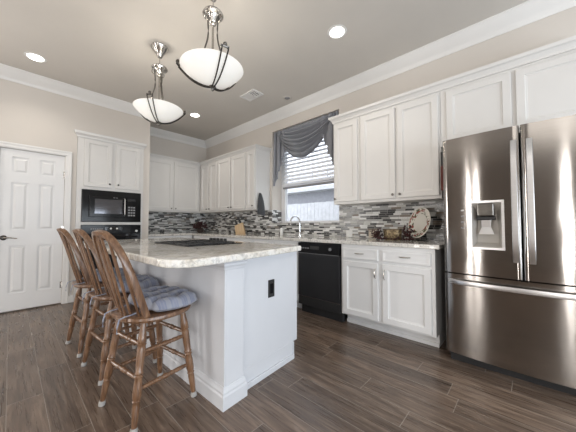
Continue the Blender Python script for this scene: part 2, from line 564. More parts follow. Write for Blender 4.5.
# door casing, baseboards
b = MB(); cw = .07
for o, t, in ((0, .010), (.010, .020), (.024, .016), (.046, .026)):
    b.box(DX1 + o, DX1 + cw, YN - t, YN, 0, DZ + o if o else DZ).box(DX0 - cw, DX0 - o, YN - t, YN, 0, DZ)
    b.box(DX0 - cw, DX1 + cw, YN - t, YN, DZ + o, DZ + cw)
struct(b.build('trim_2', M['white'], bevel=.003), 'white casing around the pantry door', 'trim')
b = MB(); b.box(DX1 + cw, OX0, YN - .014, YN, 0, .10)
struct(b.build('baseboard_north', M['white'], bevel=.003))
# six panel door
dm = MB(); dr = None
b = MB(); yf = YN + .012
y0_, y1_ = yf, yf + .035
b.box(DX0 + .003, DX1 - .003, y0_ + .012, y1_, .018, DZ - .003)
cols = [(.013, .148), (.270, .400)]
cols = [(-.000, .155), (.252, .407)]
rowsz = [(1.735, 1.945), (1.015, 1.62), (.225, .825)]
# stiles / rails as the raised face around the six panels
xs = [DX0 + .003, cols[0][0], cols[0][1], cols[1][0], cols[1][1], DX1 - .003]
zs = [.018, .225, .825, 1.015, 1.62, 1.735, 1.945, DZ - .003]
for i in (0, 2, 4): b.box(xs[i], xs[i + 1], y0_, y0_ + .013, zs[0], zs[-1])
for i in (1, 3):
    for j in (0, 2, 4, 6): b.box(xs[i], xs[i + 1], y0_, y0_ + .013, zs[j], zs[j + 1])
door1 = struct(b.build('door_1', M['door']), 'white six panel pantry door', 'door')
for c0, c1 in cols:
    for z0, z1 in rowsz:
        p = MB(); bm = p.bm
        def rect(i, y): return [bm.verts.new(q) for q in ((c0 + i, y, z0 + i), (c1 - i, y, z0 + i), (c1 - i, y, z1 - i), (c0 + i, y, z1 - i))]
        rr = [rect(.0, y0_ + .0125), rect(.004, y0_ + .0118), rect(.018, y0_ + .0122), rect(.040, y0_ + .003), rect(.043, y0_ + .002)]
        for a_, b_ in zip(rr, rr[1:]):
            for i in range(4): bm.faces.new((a_[i], a_[(i + 1) % 4], b_[(i + 1) % 4], b_[i]))
        bm.faces.new(rr[-1]); bm.faces.new(rr[0][::-1])
        p.build('panel', M['door'], door1)
hb = MB(); hb.lathe([(.031, 0), (.031, .006), (.024, .012), (.012, .014), (.011, .045), (.015, .047)], (-.052, y0_, .925), 16, (0, -1, 0))
h = hb.build('handle', M['bronze'], door1, smooth=True)
hb = MB(); hb.tube([(-.052, y0_ - .045, .925), (-.03, y0_ - .05, .926), (.01, y0_ - .05, .922), (.05, y0_ - .046, .915), (.065, y0_ - .044, .914)], [.009, .008, .007, .006, .005], 8)
hb.build('lever', M['nickel'], h, smooth=True)
for z in (.26, 1.02, 1.78):
    g = MB(); g.lathe([(.007, 0), (.007, .09)], (DX1 - .002, y0_ - .008, z - .045), 10); g.box(DX1 - .02, DX1 - .002, y0_ - .004, y0_, z - .045, z + .045)
    g.build('hinge', M['nickel'], door1)

# ------------------------------------------------------------------ window, outside
b = MB(); xf0, xf1 = XE + .225, XE + .285
wy0, wy1, wz0, wz1 = WY0 + .004, WY1 - .004, WZ0 + .004, WZ1 - .004
b.box(xf0, xf1, wy0, wy0 + .07, wz0, wz1).box(xf0, xf1, wy1 - .10, wy1, wz0, wz1).box(xf0, xf1, wy0 + .07, wy1 - .10, wz0, wz0 + .03).box(xf0, xf1, wy0 + .07, wy1 - .10, wz1 - .05, wz1)
b.box(xf0 - .012, xf1 - .02, wy0 + .07, wy1 - .10, 1.73, 1.785)
win = struct(b.build('window_1', M['vinyl'], bevel=.003), 'white double hung window above the sink', 'window')
MB().box(xf0 + .025, xf0 + .031, wy0 + .07, wy1 - .10, wz0 + .03, 1.73).build('pane', M['glass'], win)
MB().box(xf0 + .037, xf0 + .043, wy0 + .07, wy1 - .10, 1.785, wz1 - .05).build('pane', M['glass'], win)
mb = MB()
for i in range(1, 4):
    y = wy0 + .07 + (wy1 - wy0 - .17) * i / 4
    mb.box(xf0 + .034, xf0 + .0365, y - .006, y + .006, 1.785, wz1 - .05)
mb.build('muntin', M['vinyl'], win)
# blind
blind = thing('window_blind', (xf0 - .05, (wy0 + wy1) / 2, 1.70), 'white horizontal slat blind lowered half way down the sink window', 'blind')
MB().box(xf0 - .085, xf0 - .02, wy0 + .02, wy1 - .105, 2.655, 2.705).build('head_rail', M['blind'], blind)
z = 1.80; n = 0
while z < 2.64:
    s = MB(); xc = xf0 - .052
    L = []
    for k in range(5):
        t = k / 4 * 2 - 1
        L.append((xc + t * .031, z + t * .029 + .004 * (1 - t * t)))
    ring = [(x, zz) for x, zz in L] + [(x, zz - .003) for x, zz in reversed(L)]
    s.loft([[(x, wy0 + .025, zz) for x, zz in ring], [(x, wy1 - .11, zz) for x, zz in ring]])
    s.build('slat', M['blind'], blind); z += .066; n += 1
MB().box(xf0 - .078, xf0 - .026, wy0 + .025, wy1 - .11, 1.712, 1.742).build('bottom_rail', M['greyplastic'], blind, bevel=.004)
for y in (wy0 + .22, wy1 - .32):
    MB().box(xf0 - .053, xf0 - .051, y - .002, y + .002, 1.74, 2.66).build('cord', M['blind'], blind)
# outside
struct(MB().box(XO, XO + 14, -9, 16, -.3, -.1).build('ground', M['ground']))
fx = 6.6
fence = thing('board_fence', (fx, 4.2, -.1), 'pale board fence seen through the lower sash of the sink window', 'fence')
bb = MB()
for i in range(56):
    y = .5 + i * .145; bb.box(fx, fx + .02, y, y + .138, -.1, 1.78 + .015 * random.random())
bb.build('boards', M['stone'], fence)
bb = MB()
for z in (.25, 1.5): bb.box(fx + .02, fx + .06, .5, 8.6, z, z + .09)
bb.build('rail', M['stone'], fence)
hs = thing('neighbour_house', (10.5, 5.5, -.1), 'grey wall and eave of the house next door beyond the fence', 'house')
MB().box(9.6, 12.6, -4, 16, -.1, 2.62).build('house_wall', M['brick'], hs)
MB().loft([[(9.1, -4.4, 2.6), (9.1, -4.4, 2.76), (11.1, -4.4, 3.9), (13.1, -4.4, 2.76), (13.1, -4.4, 2.6)], [(9.1, 16.4, 2.6), (9.1, 16.4, 2.76), (11.1, 16.4, 3.9), (13.1, 16.4, 2.76), (13.1, 16.4, 2.6)]]).build('roof', M['stone'], hs)

# ------------------------------------------------------------------ backsplash
g = .002
b = MB(); b.box(XE - .010, XE - g * 0, .55, WY0, .9145, 1.345).box(XE - .010, XE, WY1, YA - .001, .9145, 1.345).box(XE - .010, XE, WY0, WY1, .9145, WZ0)
struct(b.build('backsplash_1', M['mosaic_y']), 'grey white and brown strip mosaic backsplash on the window wall', 'backsplash')
struct(MB().box(XE + .001, XO - .12, WY1 - .008, WY1 - .0005, WZ0 + .0005, 1.345).build('backsplash_3', M['mosaic_x']), 'strip mosaic returning into the window reveal', 'backsplash')
struct(MB().box(XA + .001, XE - .011, YA - .010, YA, .9145, 1.345).build('backsplash_2', M['mosaic_x']), 'strip mosaic backsplash on the alcove wall', 'backsplash')

# ------------------------------------------------------------------ upper cabinets
UX, UB, UT = 2.80, 1.338, 2.375
E_U, E_N = (0, -1, 0), (-1, 0, 0)       # window wall: u runs towards the fridge, faces -X
N_U, N_N = (1, 0, 0), (0, -1, 0)        # door/alcove wall
GU = 'white wall cabinets'


def upper_e(name, label, y_hi, y_lo, doors, zb=UB, zt=UT, hard=None, depth=None):
    """doors: (y_left, y_right, knob_y or None)"""
    fr = []
    for a, c, k in doors:
        fr.append(('door', y_hi - a, y_hi - c, .03, zt - zb - .03, ('knob', y_hi - k, .068) if k is not None else None))
    return cabinet(name, label, 'cabinet', (UX, y_hi, zb), E_U, E_N, y_hi - y_lo, zt - zb, XE - UX - .001, fr, M['cab'], M['darknickel'], GU)


upper_e('wall_cabinet', 'narrow single door white wall cabinet at the edge of the sink window beside the blind', 1.808, 1.448, [(1.79, 1.47, 1.772)])
upper_e('wall_cabinet', 'two door white wall cabinet above the decorative plate, next to the fridge', 1.446, .602, [(1.425, 1.032, 1.055), (1.005, .617, .98)])
upper_e('wall_cabinet', 'short two door white wall cabinet directly above the fridge', .60, -.45, [(.55, .083, None), (.055, -.42, None)], zb=1.83)
upper_e('wall_cabinet', 'two narrow door white wall cabinet in the corner of the alcove on the window wall', 5.2185, 4.515, [(5.145, 4.86, 4.885), (4.805, 4.535, 4.78)])
upper_e('wall_cabinet', 'two door white wall cabinet above the knife block', 4.513, 3.595, [(4.50, 4.07, 4.10), (4.04, 3.612, 4.01)])
upper_e('wall_cabinet', 'very narrow white wall cabinet with charcoal towel hanging on its side', 3.593, 3.348, [(3.575, 3.365, 3.40)])
cabinet('wall_cabinet', 'two door white wall cabinet on the alcove wall beside the oven tower', 'cabinet', (XA + .002, 5.22, UB), N_U, N_N, 2.795 - XA, UT - UB, YA - 5.22 - .001,
        [('door', .03, .605, .03, UT - UB - .03, ('knob', .575, .068)), ('door', .63, 1.165, .03, UT - UB - .03, ('knob', .66, .068))], M['cab'], M['darknickel'], GU)
# small crown on the cabinets
cp = [(-.02, UT), (.012, UT), (.014, UT + .012), (.03, UT + .03), (.042, UT + .038), (.045, UT + .055), (-.02, UT + .055)]
struct(MB().sweep_profile([(XA + .002, 5.22), (UX, 5.22), (UX, 3.348), (XE - .002, 3.348)], cp).build('trim_3', M['cab']), 'white crown strip on top of the alcove cabinets', 'trim')
cp = [(-.02, UT), (.012, UT), (.014, UT + .02), (.03, UT + .045), (.045, UT + .052), (.05, UT + .078), (-.02, UT + .078)]
struct(MB().sweep_profile([(XE - .002, 1.808), (UX, 1.808), (UX, -.452), (XE - .002, -.452)], cp).build('trim_4', M['cab']), 'white crown strip on top of the cabinets over counter and fridge', 'trim')

# ------------------------------------------------------------------ base cabinets, counter
BX, BT = 2.50, .875
GB = 'white base cabinets'


def base_e(label, y_hi, y_lo, fronts):
    fr = [(k, y_hi - a, y_hi - c, v0, v1, h) for k, a, c, v0, v1, h in fronts]
    return cabinet('base_cabinet', label, 'cabinet', (BX, y_hi, 0), E_U, E_N, y_hi - y_lo, BT, XE - BX - .012, fr, M['cabbase'], M['nickel'], GB, toe=(.115, .118))


yh = 1.522
base_e('white base cabinet with two drawers above two doors, between dishwasher and fridge', yh, .598, [
    ('drawer', 1.497, 1.100, .725, .835, ('pull', yh - 1.30, .785, False)), ('drawer', 1.058, .628, .705 + .02, .835, ('pull', yh - .845, .785, False)),
    ('door', 1.497, 1.100, .135, .70, ('pull', yh - 1.125, .60, True)), ('door', 1.058, .628, .135, .70, ('pull', yh - 1.033, .60, True))])
yh = 3.02
base_e('white sink base cabinet on the far side of the dishwasher', yh, 2.142, [
    ('drawer', 2.995, 2.60, .725, .835, None), ('drawer', 2.565, 2.165, .725, .835, None),
    ('door', 2.995, 2.60, .135, .70, ('pull', yh - 2.625, .60, True)), ('door', 2.565, 2.165, .135, .70, ('pull', yh - 2.54, .60, True))])
yh = 4.90
base_e('long white base cabinet under the knife block', yh, 3.022, [
    ('drawer', 4.30, 3.68, .725, .835, ('pull', yh - 3.99, .785, False)), ('drawer', 3.65, 3.05, .725, .835, ('pull', yh - 3.35, .785, False)),
    ('door', 4.30, 3.68, .135, .70, ('pull', yh - 3.71, .60, True)), ('door', 3.65, 3.05, .135, .70, ('pull', yh - 3.62, .60, True))])
cabinet('base_cabinet', 'white base cabinet along the alcove wall under the mosaic', 'cabinet', (XA + .003, 4.94, 0), N_U, N_N, BX - XA - .008, BT, YA - 4.94 - .012,
        [('drawer', .03, .43, .725, .835, ('pull', .23, .785, False)), ('drawer', .455, .86, .725, .835, ('pull', .66, .785, False)),
         ('door', .03, .43, .135, .70, ('pull', .405, .60, True)), ('door', .455, .86, .135, .70, ('pull', .48, .60, True))], M['cabbase'], M['nickel'], GB, toe=(.09, .118))
cpoly = [(XE - .011, .556), (XE - .011, YA - .012), (XA + .003, YA - .012), (XA + .003, 4.905), (2.46, 4.905), (2.46, .556)]
ct = MB().prism(cpoly, .8765, .914).build('worktop', M['granite2'], bevel=.006, seg=3)
tag(ct, 'pale polished granite worktop running along the wall under the window', 'worktop')

# ------------------------------------------------------------------ dishwasher
dw = thing('dishwasher', (2.8, 1.832, 0), 'black built-in dishwasher beneath the window counter', 'dishwasher')
dy0, dy1 = 1.530, 2.136
MB().box(2.53, 3.09, dy0, dy1, .1, .868).build('tub', M['blackmatte'], dw)
fr = MB().box(2.478, 2.528, dy0 + .004, dy1 - .004, .215, .735).build('door', paint('charcoal_dishwasher_door', (.022, .022, .024), .3, .08), dw, bevel=.004)
MB().box(2.472, 2.528, dy0 + .004, dy1 - .004, .739, .866).build('control_panel', M['black'], dw, bevel=.008)
MB().box(2.485, 2.528, dy0 + .004, dy1 - .004, .105, .211).build('kick_panel', M['blackmatte'], dw, bevel=.004)
MB().box(2.545, 2.6, dy0 + .01, dy1 - .01, 0, .1).build('toe_plate', M['blackmatte'], dw)
MB().box(2.4725, 2.479, dy0 + .01, dy1 - .01, .7375, .742).build('seam_line', M['greyplastic'], fr)
MB().box(2.4835, 2.486, dy0 + .01, dy1 - .01, .209, .2125).build('seam_line', M['nickel'], fr)  # bright strip stands in for the highlight along the panel break
hb = MB(); hb.box(2.466, 2.473, dy1 - .33, dy1 - .20, .79, .83); hb.build('latch', M['blackmatte'], dw, bevel=.004)
for i in range(4):
    MB().box(2.4695, 2.473, dy1 - .045 - i * .036 - .026, dy1 - .045 - i * .036, .795, .808).build('button', M['greyplastic'], dw, bevel=.001)
MB().lathe([(.017, 0), (.016, .012), (.010, .014)], (2.472, dy0 + .12, .805), 16, (-1, 0, 0)).build('dial', M['greyplastic'], dw, smooth=True)

# ------------------------------------------------------------------ fridge
fy0, fy1 = -.430, .510; fc = .034
fridge = thing('refrigerator', (2.76, fc, 0), 'stainless steel french door refrigerator with water dispenser', 'refrigerator')


def fx_(y): return 2.418 - .036 * (1 - ((y - fc) / .456) ** 2)


def bowed(name, y0, y1, z0, z1, mat, back=2.49, hole=None, n=14):
    ys = [y0 + (y1 - y0) * i / n for i in range(n + 1)]
    zl = [z0, z1]
    if hole:
        hy0, hy1, hz0, hz1 = hole
        ys = sorted(set([round(y, 5) for y in ys if abs(y - hy0) > .012 and abs(y - hy1) > .012] + [hy0, hy1])); zl = [z0, hz0, hz1, z1]
    m = MB(); bm = m.bm; e = .010
    def fx2(y):   # rounded vertical edges
        d = min(y - y0, y1 - y); r = .012
        return fx_(y) + (0 if d > r else (r - math.sqrt(max(0, r * r - (r - d) ** 2))) * .9)
    ex = [y0 + .002, y0 + .006, y1 - .006, y1 - .002]
    ys = sorted(set(ys + ex))
    F = {(i, j): bm.verts.new((fx2(y), y, z)) for i, y in enumerate(ys) for j, z in enumerate(zl)}
    for i in range(len(ys) - 1):
        for j in range(len(zl) - 1):
            if hole and hy0 - 1e-4 <= ys[i] and ys[i + 1] <= hy1 + 1e-4 and j == 1: continue
            bm.faces.new((F[i, j], F[i + 1, j], F[i + 1, j + 1], F[i, j + 1]))
    nY = len(ys) - 1; nZ = len(zl) - 1
    loop = [F[i, 0] for i in range(nY + 1)] + [F[nY, j] for j in range(1, nZ + 1)] + [F[i, nZ] for i in range(nY - 1, -1, -1)] + [F[0, j] for j in range(nZ - 1, 0, -1)]
    bk = [bm.verts.new((back, v.co.y, v.co.z)) for v in loop]
    for i in range(len(loop)): bm.faces.new((loop[i], bk[i], bk[(i + 1) % len(loop)], loop[(i + 1) % len(loop)]))
    bm.faces.new(bk)
    return m.build(name, mat, fridge, smooth=True)


MB().box(2.50, 3.08, fy0 + .008, fy1 - .008, .03, 1.755).build('body', M['steeldark'], fridge, bevel=.006)
MB().box(2.47, 3.05, fy0 + .02, fy1 - .02, 0, .07).build('base_grille', M['blackmatte'], fridge)
for y in (fy0 + .06, fy1 - .06): MB().box(2.44, 2.56, y - .035, y + .035, 1.757, 1.785).build('hinge_cover', M['greyplastic'], fridge, bevel=.006)
hole = (.128, .332, .905, 1.262)
ld = bowed('door', fc + .0035, fy1, .708, 1.775, M['steel'], hole=hole)
rd = bowed('door', fy0, fc - .0035, .708, 1.775, M['steel'])
fz = bowed('freezer_drawer', fy0, fy1, .078, .698, M['steel'], n=24)
# dispenser
xd = fx_(.27)
d = MB(); y0, y1, z0, z1 = .128, .332, .905, 1.262
fl = .014
fxx = lambda y: fx_(y) - .004
for a, c, zz0, zz1 in ((y0 - .002, y0 + fl, z0, z1), (y1 - fl, y1 + .002, z0, z1), (y0, y1, z0 - .002, z0 + fl), (y0, y1, z1 - fl, z1 + .002)):
    d.loft([[(fxx(a), a, zz0), (fxx(c), c, zz0), (2.49, c, zz0), (2.49, a, zz0)], [(fxx(a), a, zz1), (fxx(c), c, zz1), (2.49, c, zz1), (2.49, a, zz1)]])
d.build('dispenser_frame', M['steelbright'], ld)
d = MB(); a0, a1, b0, b1 = y0 + fl, y1 - fl, z0 + fl, z1 - fl
bk = 2.478
fr_ = [(fx_(.2) + .01, a0, b0), (fx_(.2) + .01, a1, b0), (fx_(.2) + .01, a1, b1), (fx_(.2) + .01, a0, b1)]
bk_ = [(bk, a0 + .02, b0 + .03), (bk, a1 - .02, b0 + .03), (bk, a1 - .03, b1 - .08), (bk, a0 + .03, b1 - .08)]
vv = [d.bm.verts.new(p) for p in fr_ + bk_]
for i in range(4): d.bm.faces.new((vv[i], vv[(i + 1) % 4], vv[4 + (i + 1) % 4], vv[4 + i]))
d.bm.faces.new(vv[4:]); d.build('dispenser_recess', paint('satin_grey_dispenser', (.50, .475, .44), .4, .05), ld)
yc = (a0 + a1) / 2 + .004
d = MB(); d.box(fx_(.2) + .004, 2.475, yc - .05, yc + .05, b1 - .10, b1 - .004); d.build('spout_housing', M['darknickel'], ld, bevel=.008)
MB().box(fx_(.2) + .012, 2.47, yc - .055, yc + .055, b1 - .128, b1 - .102).build('spout', M['blackmatte'], ld, bevel=.006)
d = MB(); d.loft([[(2.425, yc - .03, b1 - .125), (2.425, yc + .03, b1 - .125), (2.435, yc + .03, b1 - .125), (2.435, yc - .03, b1 - .125)],
                  [(2.432, yc - .028, b1 - .18), (2.432, yc + .028, b1 - .18), (2.442, yc + .028, b1 - .18), (2.442, yc - .028, b1 - .18)],
                  [(2.415, yc - .048, b1 - .235), (2.415, yc + .048, b1 - .235), (2.425, yc + .048, b1 - .235), (2.425, yc - .048, b1 - .235)]])
d.build('paddle', M['steelbright'], ld, bevel=.003)
d = MB(); p0, p1 = .334, .420
ys = [p0 + (p1 - p0) * i / 5 for i in range(6)]
d.loft([[(fx_(y) - .004, y, z0) for y in ys] + [(fx_(y) + .01, y, z0) for y in ys[::-1]], [(fx_(y) - .004, y, z1) for y in ys] + [(fx_(y) + .01, y, z1) for y in ys[::-1]]])
cpn = d.build('control_panel', M['steel'], ld)
for i in range(4):
    MB().box(fx_(.377) - .0062, fx_(.377) - .003, .368, .386, z1 - .07 - i * .045, z1 - .062 - i * .045).build('button', M['whiteplastic'] if i == 0 else M['greyplastic'], cpn)
# handles
for nm, y, par, zz0, zz1 in (('door_handle', .068, ld, .828, 1.672), ('door_handle', -.013, rd, .826, 1.668)):
    pts = []
    for i in range(17):
        t = i / 16; off = .052 * min(1, (1 - abs(2 * t - 1) ** 7) + .0)
        pts.append((fx_(y) - off + .006, y, zz0 + (zz1 - zz0) * t))
    MB().tube(pts, .01, flat=(.0175, .010), up=(1, 0, 0)).build(nm, M['steelbright'], par, smooth=True)
pts = []
for i in range(25):
    t = i / 24; y = fy1 - .03 + (fy0 - fy1 + .06) * t; off = .055 * (1 - abs(2 * t - 1) ** 9)
    pts.append((fx_(y) - off + .006, y, .643))
MB().tube(pts, .01, flat=(.010, .016)).build('drawer_handle', M['steelbright'], fz, smooth=True)
# pot holder on the flank of the fridge
ph = thing('pot_holder', (2.62, .53, 1.38), 'dark red pot holder hanging in the gap beside the fridge', 'pot holder')
MB().box(2.545, 2.69, .503, .556, 1.38, 1.60).build('pad', M['potred'], ph, bevel=.012, seg=3)
MB().box(2.58, 2.65, .503, .560, 1.60, 1.73).build('clip', M['blackmatte'], ph, bevel=.006)

# ------------------------------------------------------------------ oven tower
tower = thing('oven_cabinet', (1.065, 5.0, 0), 'tall white built-in cabinet around microwave and oven', 'cabinet')
b = MB(); ty = 4.700; x0, x1 = OX0 + .002, OX1 - .002; mz0, mz1, oz0, oz1 = 1.125, 1.602, .33, 1.085
ax0, ax1 = .69, 1.468
b.box(x0, ax0, ty, 5.35, 0, OZ - .002).box(ax1, x1, ty, 5.35, 0, OZ - .002)
b.box(ax0, ax1, ty, 5.35, mz1, OZ - .002).box(ax0, ax1, ty, 5.35, oz1, mz0).box(ax0, ax1, ty, 5.35, 0, oz0).box(ax0, ax1, 5.33, 5.35, oz0, mz1)
b.build('carcass', M['cab'], tower)
cp = [(-.0, 2.35), (.014, 2.35), (.018, 2.37), (.04, 2.40), (.046, 2.432), (-.0, 2.432)]
fm = frame_map((0, ty, 0), (1, 0, 0), (0, -1, 0))
b = MB(); b.sweep_profile([(.612, YN - .001), (.612, ty), (1.506, ty), (1.506, YN - .001)][::-1] if False else [(.632, YN - .001), (.632, ty), (1.49, ty), (1.49, YN - .001)], cp)
b.build('cornice', M['cab'], tower)
for u0, u1, k in ((.708, 1.055, 1.022), (1.10, 1.44, 1.135)):
    f = door_mesh(u0, u1, 1.645, 2.335, .001, .02); fo = f.build('door', M['cab'], tower, place=fm)
    knob_mesh(k, .02, 1.70).build('knob', M['bronze'], fo, place=fm, smooth=True)
mw = thing('microwave', (1.08, 5.0, mz0), 'black built-in microwave oven above the wall oven', 'microwave')
MB().box(ax0 + .004, ax1 - .004, ty + .0, 5.2, mz0 + .004, mz1 - .004).build('casing', M['blackmatte'], mw)
MB().box(ax0 + .003, ax1 - .003, ty - .018, ty - .001, mz0 + .003, mz1 - .003).build('trim_kit', M['black'], mw, bevel=.004)
dr = MB(); dr.box(.775, 1.245, ty - .045, ty - .0185, mz0 + .075, mz1 - .085); dr = dr.build('door', M['black'], mw, bevel=.006)
MB().box(.84, 1.19, ty - .0475, ty - .0445, mz0 + .125, mz1 - .135).build('window', paint('mirrored_microwave_window', (.10, .10, .11), .08, .05, Metallic=.6), dr)
hh = MB(); hh.tube([(1.222, ty - .045, mz0 + .10), (1.222, ty - .07, mz0 + .115), (1.222, ty - .07, mz1 - .125), (1.222, ty - .045, mz1 - .11)], .007, 8, up=(1, 0, 0)); hh.build('handle', M['steelbright'], dr, smooth=True)
cp_ = MB().box(1.25, 1.40, ty - .043, ty - .0185, mz0 + .075, mz1 - .085).build('control_panel', M['black'], mw, bevel=.005)
MB().box(1.27, 1.375, ty - .0448, ty - .0425, mz1 - .145, mz1 - .110).build('display', M['blackglass'], cp_)
for r in range(4):
    for c in range(3):
        MB().box(1.273 + c * .036, 1.300 + c * .036, ty - .0455, ty - .0425, mz0 + .095 + r * .042, mz0 + .118 + r * .042).build('button', M['greyplastic'], cp_)
for i in range(6):
    MB().box(.93 + i * .035, .955 + i * .035, ty - .0455, ty - .0435, mz1 - .108, mz1 - .102).build('badge', M['greyplastic'], dr) if i in (4, 5) else None
ov = thing('wall_oven', (1.08, 5.0, oz0), 'black built-in wall oven under the microwave', 'oven')
MB().box(ax0 + .004, ax1 - .004, ty + .0, 5.25, oz0 + .004, oz1 - .004).build('casing', M['blackmatte'], ov)
cp_ = MB().box(ax0 + .003, ax1 - .003, ty - .03, ty - .001, oz1 - .135, oz1 - .003).build('control_panel', M['black'], ov, bevel=.004)
MB().box(.98, 1.20, ty - .0315, ty - .0295, oz1 - .085, oz1 - .035).build('display', M['blackglass'], cp_)
for i in range(6):
    MB().box(.80 + i * .026, .818 + i * .026, ty - .032, ty - .0295, oz1 - .07, oz1 - .055).build('button', M['greyplastic'], cp_)
for i in range(2): MB().lathe([(.014, 0), (.013, .010)], (1.05 + i * .08, ty - .03, oz1 - .06), 12, (0, -1, 0)).build('indicator', M['whiteplastic'], cp_)
MB().lathe([(.018, 0), (.016, .018)], (1.40, ty - .03, oz1 - .10), 14, (0, -1, 0)).build('dial', M['whiteplastic'], cp_)
od = MB().box(ax0 + .003, ax1 - .003, ty - .035, ty - .001, oz0 + .003, oz1 - .14).build('door', M['blackglass'], ov, bevel=.005)
hh = MB(); hh.tube([(.75, ty - .035, oz1 - .19), (.76, ty - .075, oz1 - .19), (1.40, ty - .075, oz1 - .19), (1.41, ty - .035, oz1 - .19)], .011, 8); hh.build('handle', M['black'], od, smooth=True)

# ------------------------------------------------------------------ island
IRZ = R(1.6); IO = Vector((.884, 1.340, 0))
ISK = Matrix(((1, 0, 0, 0), (.05, 1, 0, 0), (0, 0, 1, 0), (0, 0, 0, 1)))      # its end runs slightly out of square
isl = thing('kitchen_island', IO, 'white kitchen island with a stone top and bar overhang', 'island', rz=IRZ)
IL, IWd = 2.06, .768
def ib(*a): return MB().box(*a)
bmain = MB(); bmain.box(.0125, IWd, .035, IL, .135, .872).box(.0125, IWd - .058, .035, IL, 0, .135)
bmain.build('body', M['island'], isl, True, place=ISK, bevel=.002)
bp = MB(); bp.box(0, .012, -.0, IL, 0, .872); bp.build('seating_panel', M['island'], isl, True, place=ISK)
bp = MB(); bp.box(.0125, .152, 0, .0345, 0, .872); bp.build('pilaster', M['island'], isl, True, place=ISK, bevel=.003)
# base mouldings
prof_b = [(0, 0), (.018, 0), (.018, .075), (.013, .085), (.013, .098), (.007, .112), (.004, .122), (0, .125)]
bb = MB(); bb.sweep_profile([(.2005, .034), (.2005, -.0005), (-.0005, -.0005), (-.0005, IL)][::-1], prof_b) if False else None
def local_mould(path, prof, name):
    m = MB(); m.sweep_profile(path, prof); return m.build(name, M['island'], isl, True, place=ISK)
# travel so that the outside is on the right-hand side
local_mould([(-.0005, IL), (-.0005, -.0005), (.1525, -.0005), (.1525, .034)], [(-o, z) for o, z in prof_b], 'base_moulding') if False else local_mould([(-.0005, IL), (-.0005, -.0005), (.1525, -.0005), (.1525, .034)], [(o, z) for o, z in prof_b], 'base_moulding')
prof_t = [(0, .872), (.020, .872), (.020, .860), (.012, .850), (.012, .838), (.005, .826), (.003, .812), (0, .810)]
local_mould([(-.0005, IL), (-.0005, -.0005), (.1525, -.0005), (.1525, .034)], prof_t, 'cap_moulding')
b = MB(); b.box(.173, IWd - .050, .021, .0345, 0, .040); b.build('shoe_moulding', M['island'], isl, True, place=ISK, bevel=.004)
b = MB(); b.box(IWd - .058, IWd - .045, .030, IL, 0, .132); b.build('toe_kick', M['island'], isl, True, place=ISK)
fmI = frame_map((IWd, .06, 0), (0, 1, 0), (1, 0, 0))
for i in range(4):
    u0 = .01 + i * .48
    door_mesh(u0, u0 + .46, .16, .68, .001, .02).build('door', M['island'], isl, True, place=ISK @ fmI)
    door_mesh(u0, u0 + .46, .70, .85, .001, .02, .018, .004).build('drawer', M['island'], isl, True, place=ISK @ fmI)
# stone top, rounded corners
def rpoly(x0, y0, x1, y1, r00, r10, r11, r01, n=8):
    P = []
    for cx, cy, r, a0 in ((x0 + r00, y0 + r00, r00, 180), (x1 - r10, y0 + r10, r10, 270), (x1 - r11, y1 - r11, r11, 0), (x0 + r01, y1 - r01, r01, 90)):
        for k in range(n + 1):
            a = R(a0 + 90 * k / n); P.append((cx + r * math.cos(a), cy + r * math.sin(a)))
    return P
TP = [(x, y + (.075 * max(0, x + .15) / .9 if y < .5 else 0)) for x, y in rpoly(-.375, -.110, IWd - .018, IL + .03, .165, .02, .03, .10)]
MB().prism(TP, .8725, .914).build('stone_top', M['granite'], isl, True, place=ISK, bevel=.010, seg=3)
Rz = Matrix.Rotation(IRZ, 4, 'Z'); IM = Matrix.Translation(IO) @ Rz
def iw(x, y, z): return IM @ Vector((x, y, z))
so = thing('power_outlet', iw(.447, .0338 + .05 * .447, .615), 'black power outlet on the white end panel of the island', 'outlet', rz=IRZ + math.atan(.05))
MB().box(-.033, .033, -.006, .0, -.064, .064).build('cover_plate', M['blackmatte'], so, True, bevel=.003)
MB().box(-.018, .018, -.008, -.006, -.036, .036).build('receptacle', M['black'], so, True, bevel=.002)
MB().box(-.003, .003, -.0085, -.006, .045, .051).build('screw', M['nickel'], so, True)
# cooktop
ck = thing('cooktop', iw(.335, .90, .9145), 'black cooktop with grates let into the island stone top', 'cooktop', rz=IRZ)
MB().prism(rpoly(-.268, -.325, .268, .325, .02, .02, .02, .02, 4), .0, .008).build('glass_plate', M['blackglass'], ck, True, bevel=.003)
for gx in (-.15, .075):
    for gy in (-.19, .07):
        g_ = MB(); w_, l_ = .10, .115
        for s in (-1, 1):
            g_.box(gx + s * w_ - .005, gx + s * w_ + .005, gy - l_, gy + l_, .0125, .019); g_.box(gx - w_, gx + w_, gy + s * l_ - .005, gy + s * l_ + .005, .0125, .019)
            for q in (-1, 1): g_.box(gx + s * w_ - .006, gx + s * w_ + .006, gy + q * l_ - .006, gy + q * l_ + .006, .0082, .0125)
        g_.box(gx - w_, gx + w_, gy - .004, gy + .004, .013, .020).box(gx - .004, gx + .004, gy - l_, gy + l_, .013, .020)
        g_.build('grate', M['blackmatte'], ck, True)
        MB().lathe([(.045, .0082), (.045, .010), (.03, .0105), (.03, .0118), (.005, .012)], (gx, gy, 0), 18).build('burner', M['blackmatte'], ck, True, smooth=True)
for i in range(5):
    MB().lathe([(.021, .0082), (.021, .012), (.017, .014), (.016, .034), (.012, .036)], (.232, -.09 + i * .062, 0), 14).build('knob', M['blackmatte'], ck, True, smooth=True)
MB().box(-.262, .20, .20, .30, .0082, .014).build('downdraft_vent', M['blackmatte'], ck, True, bevel=.002)

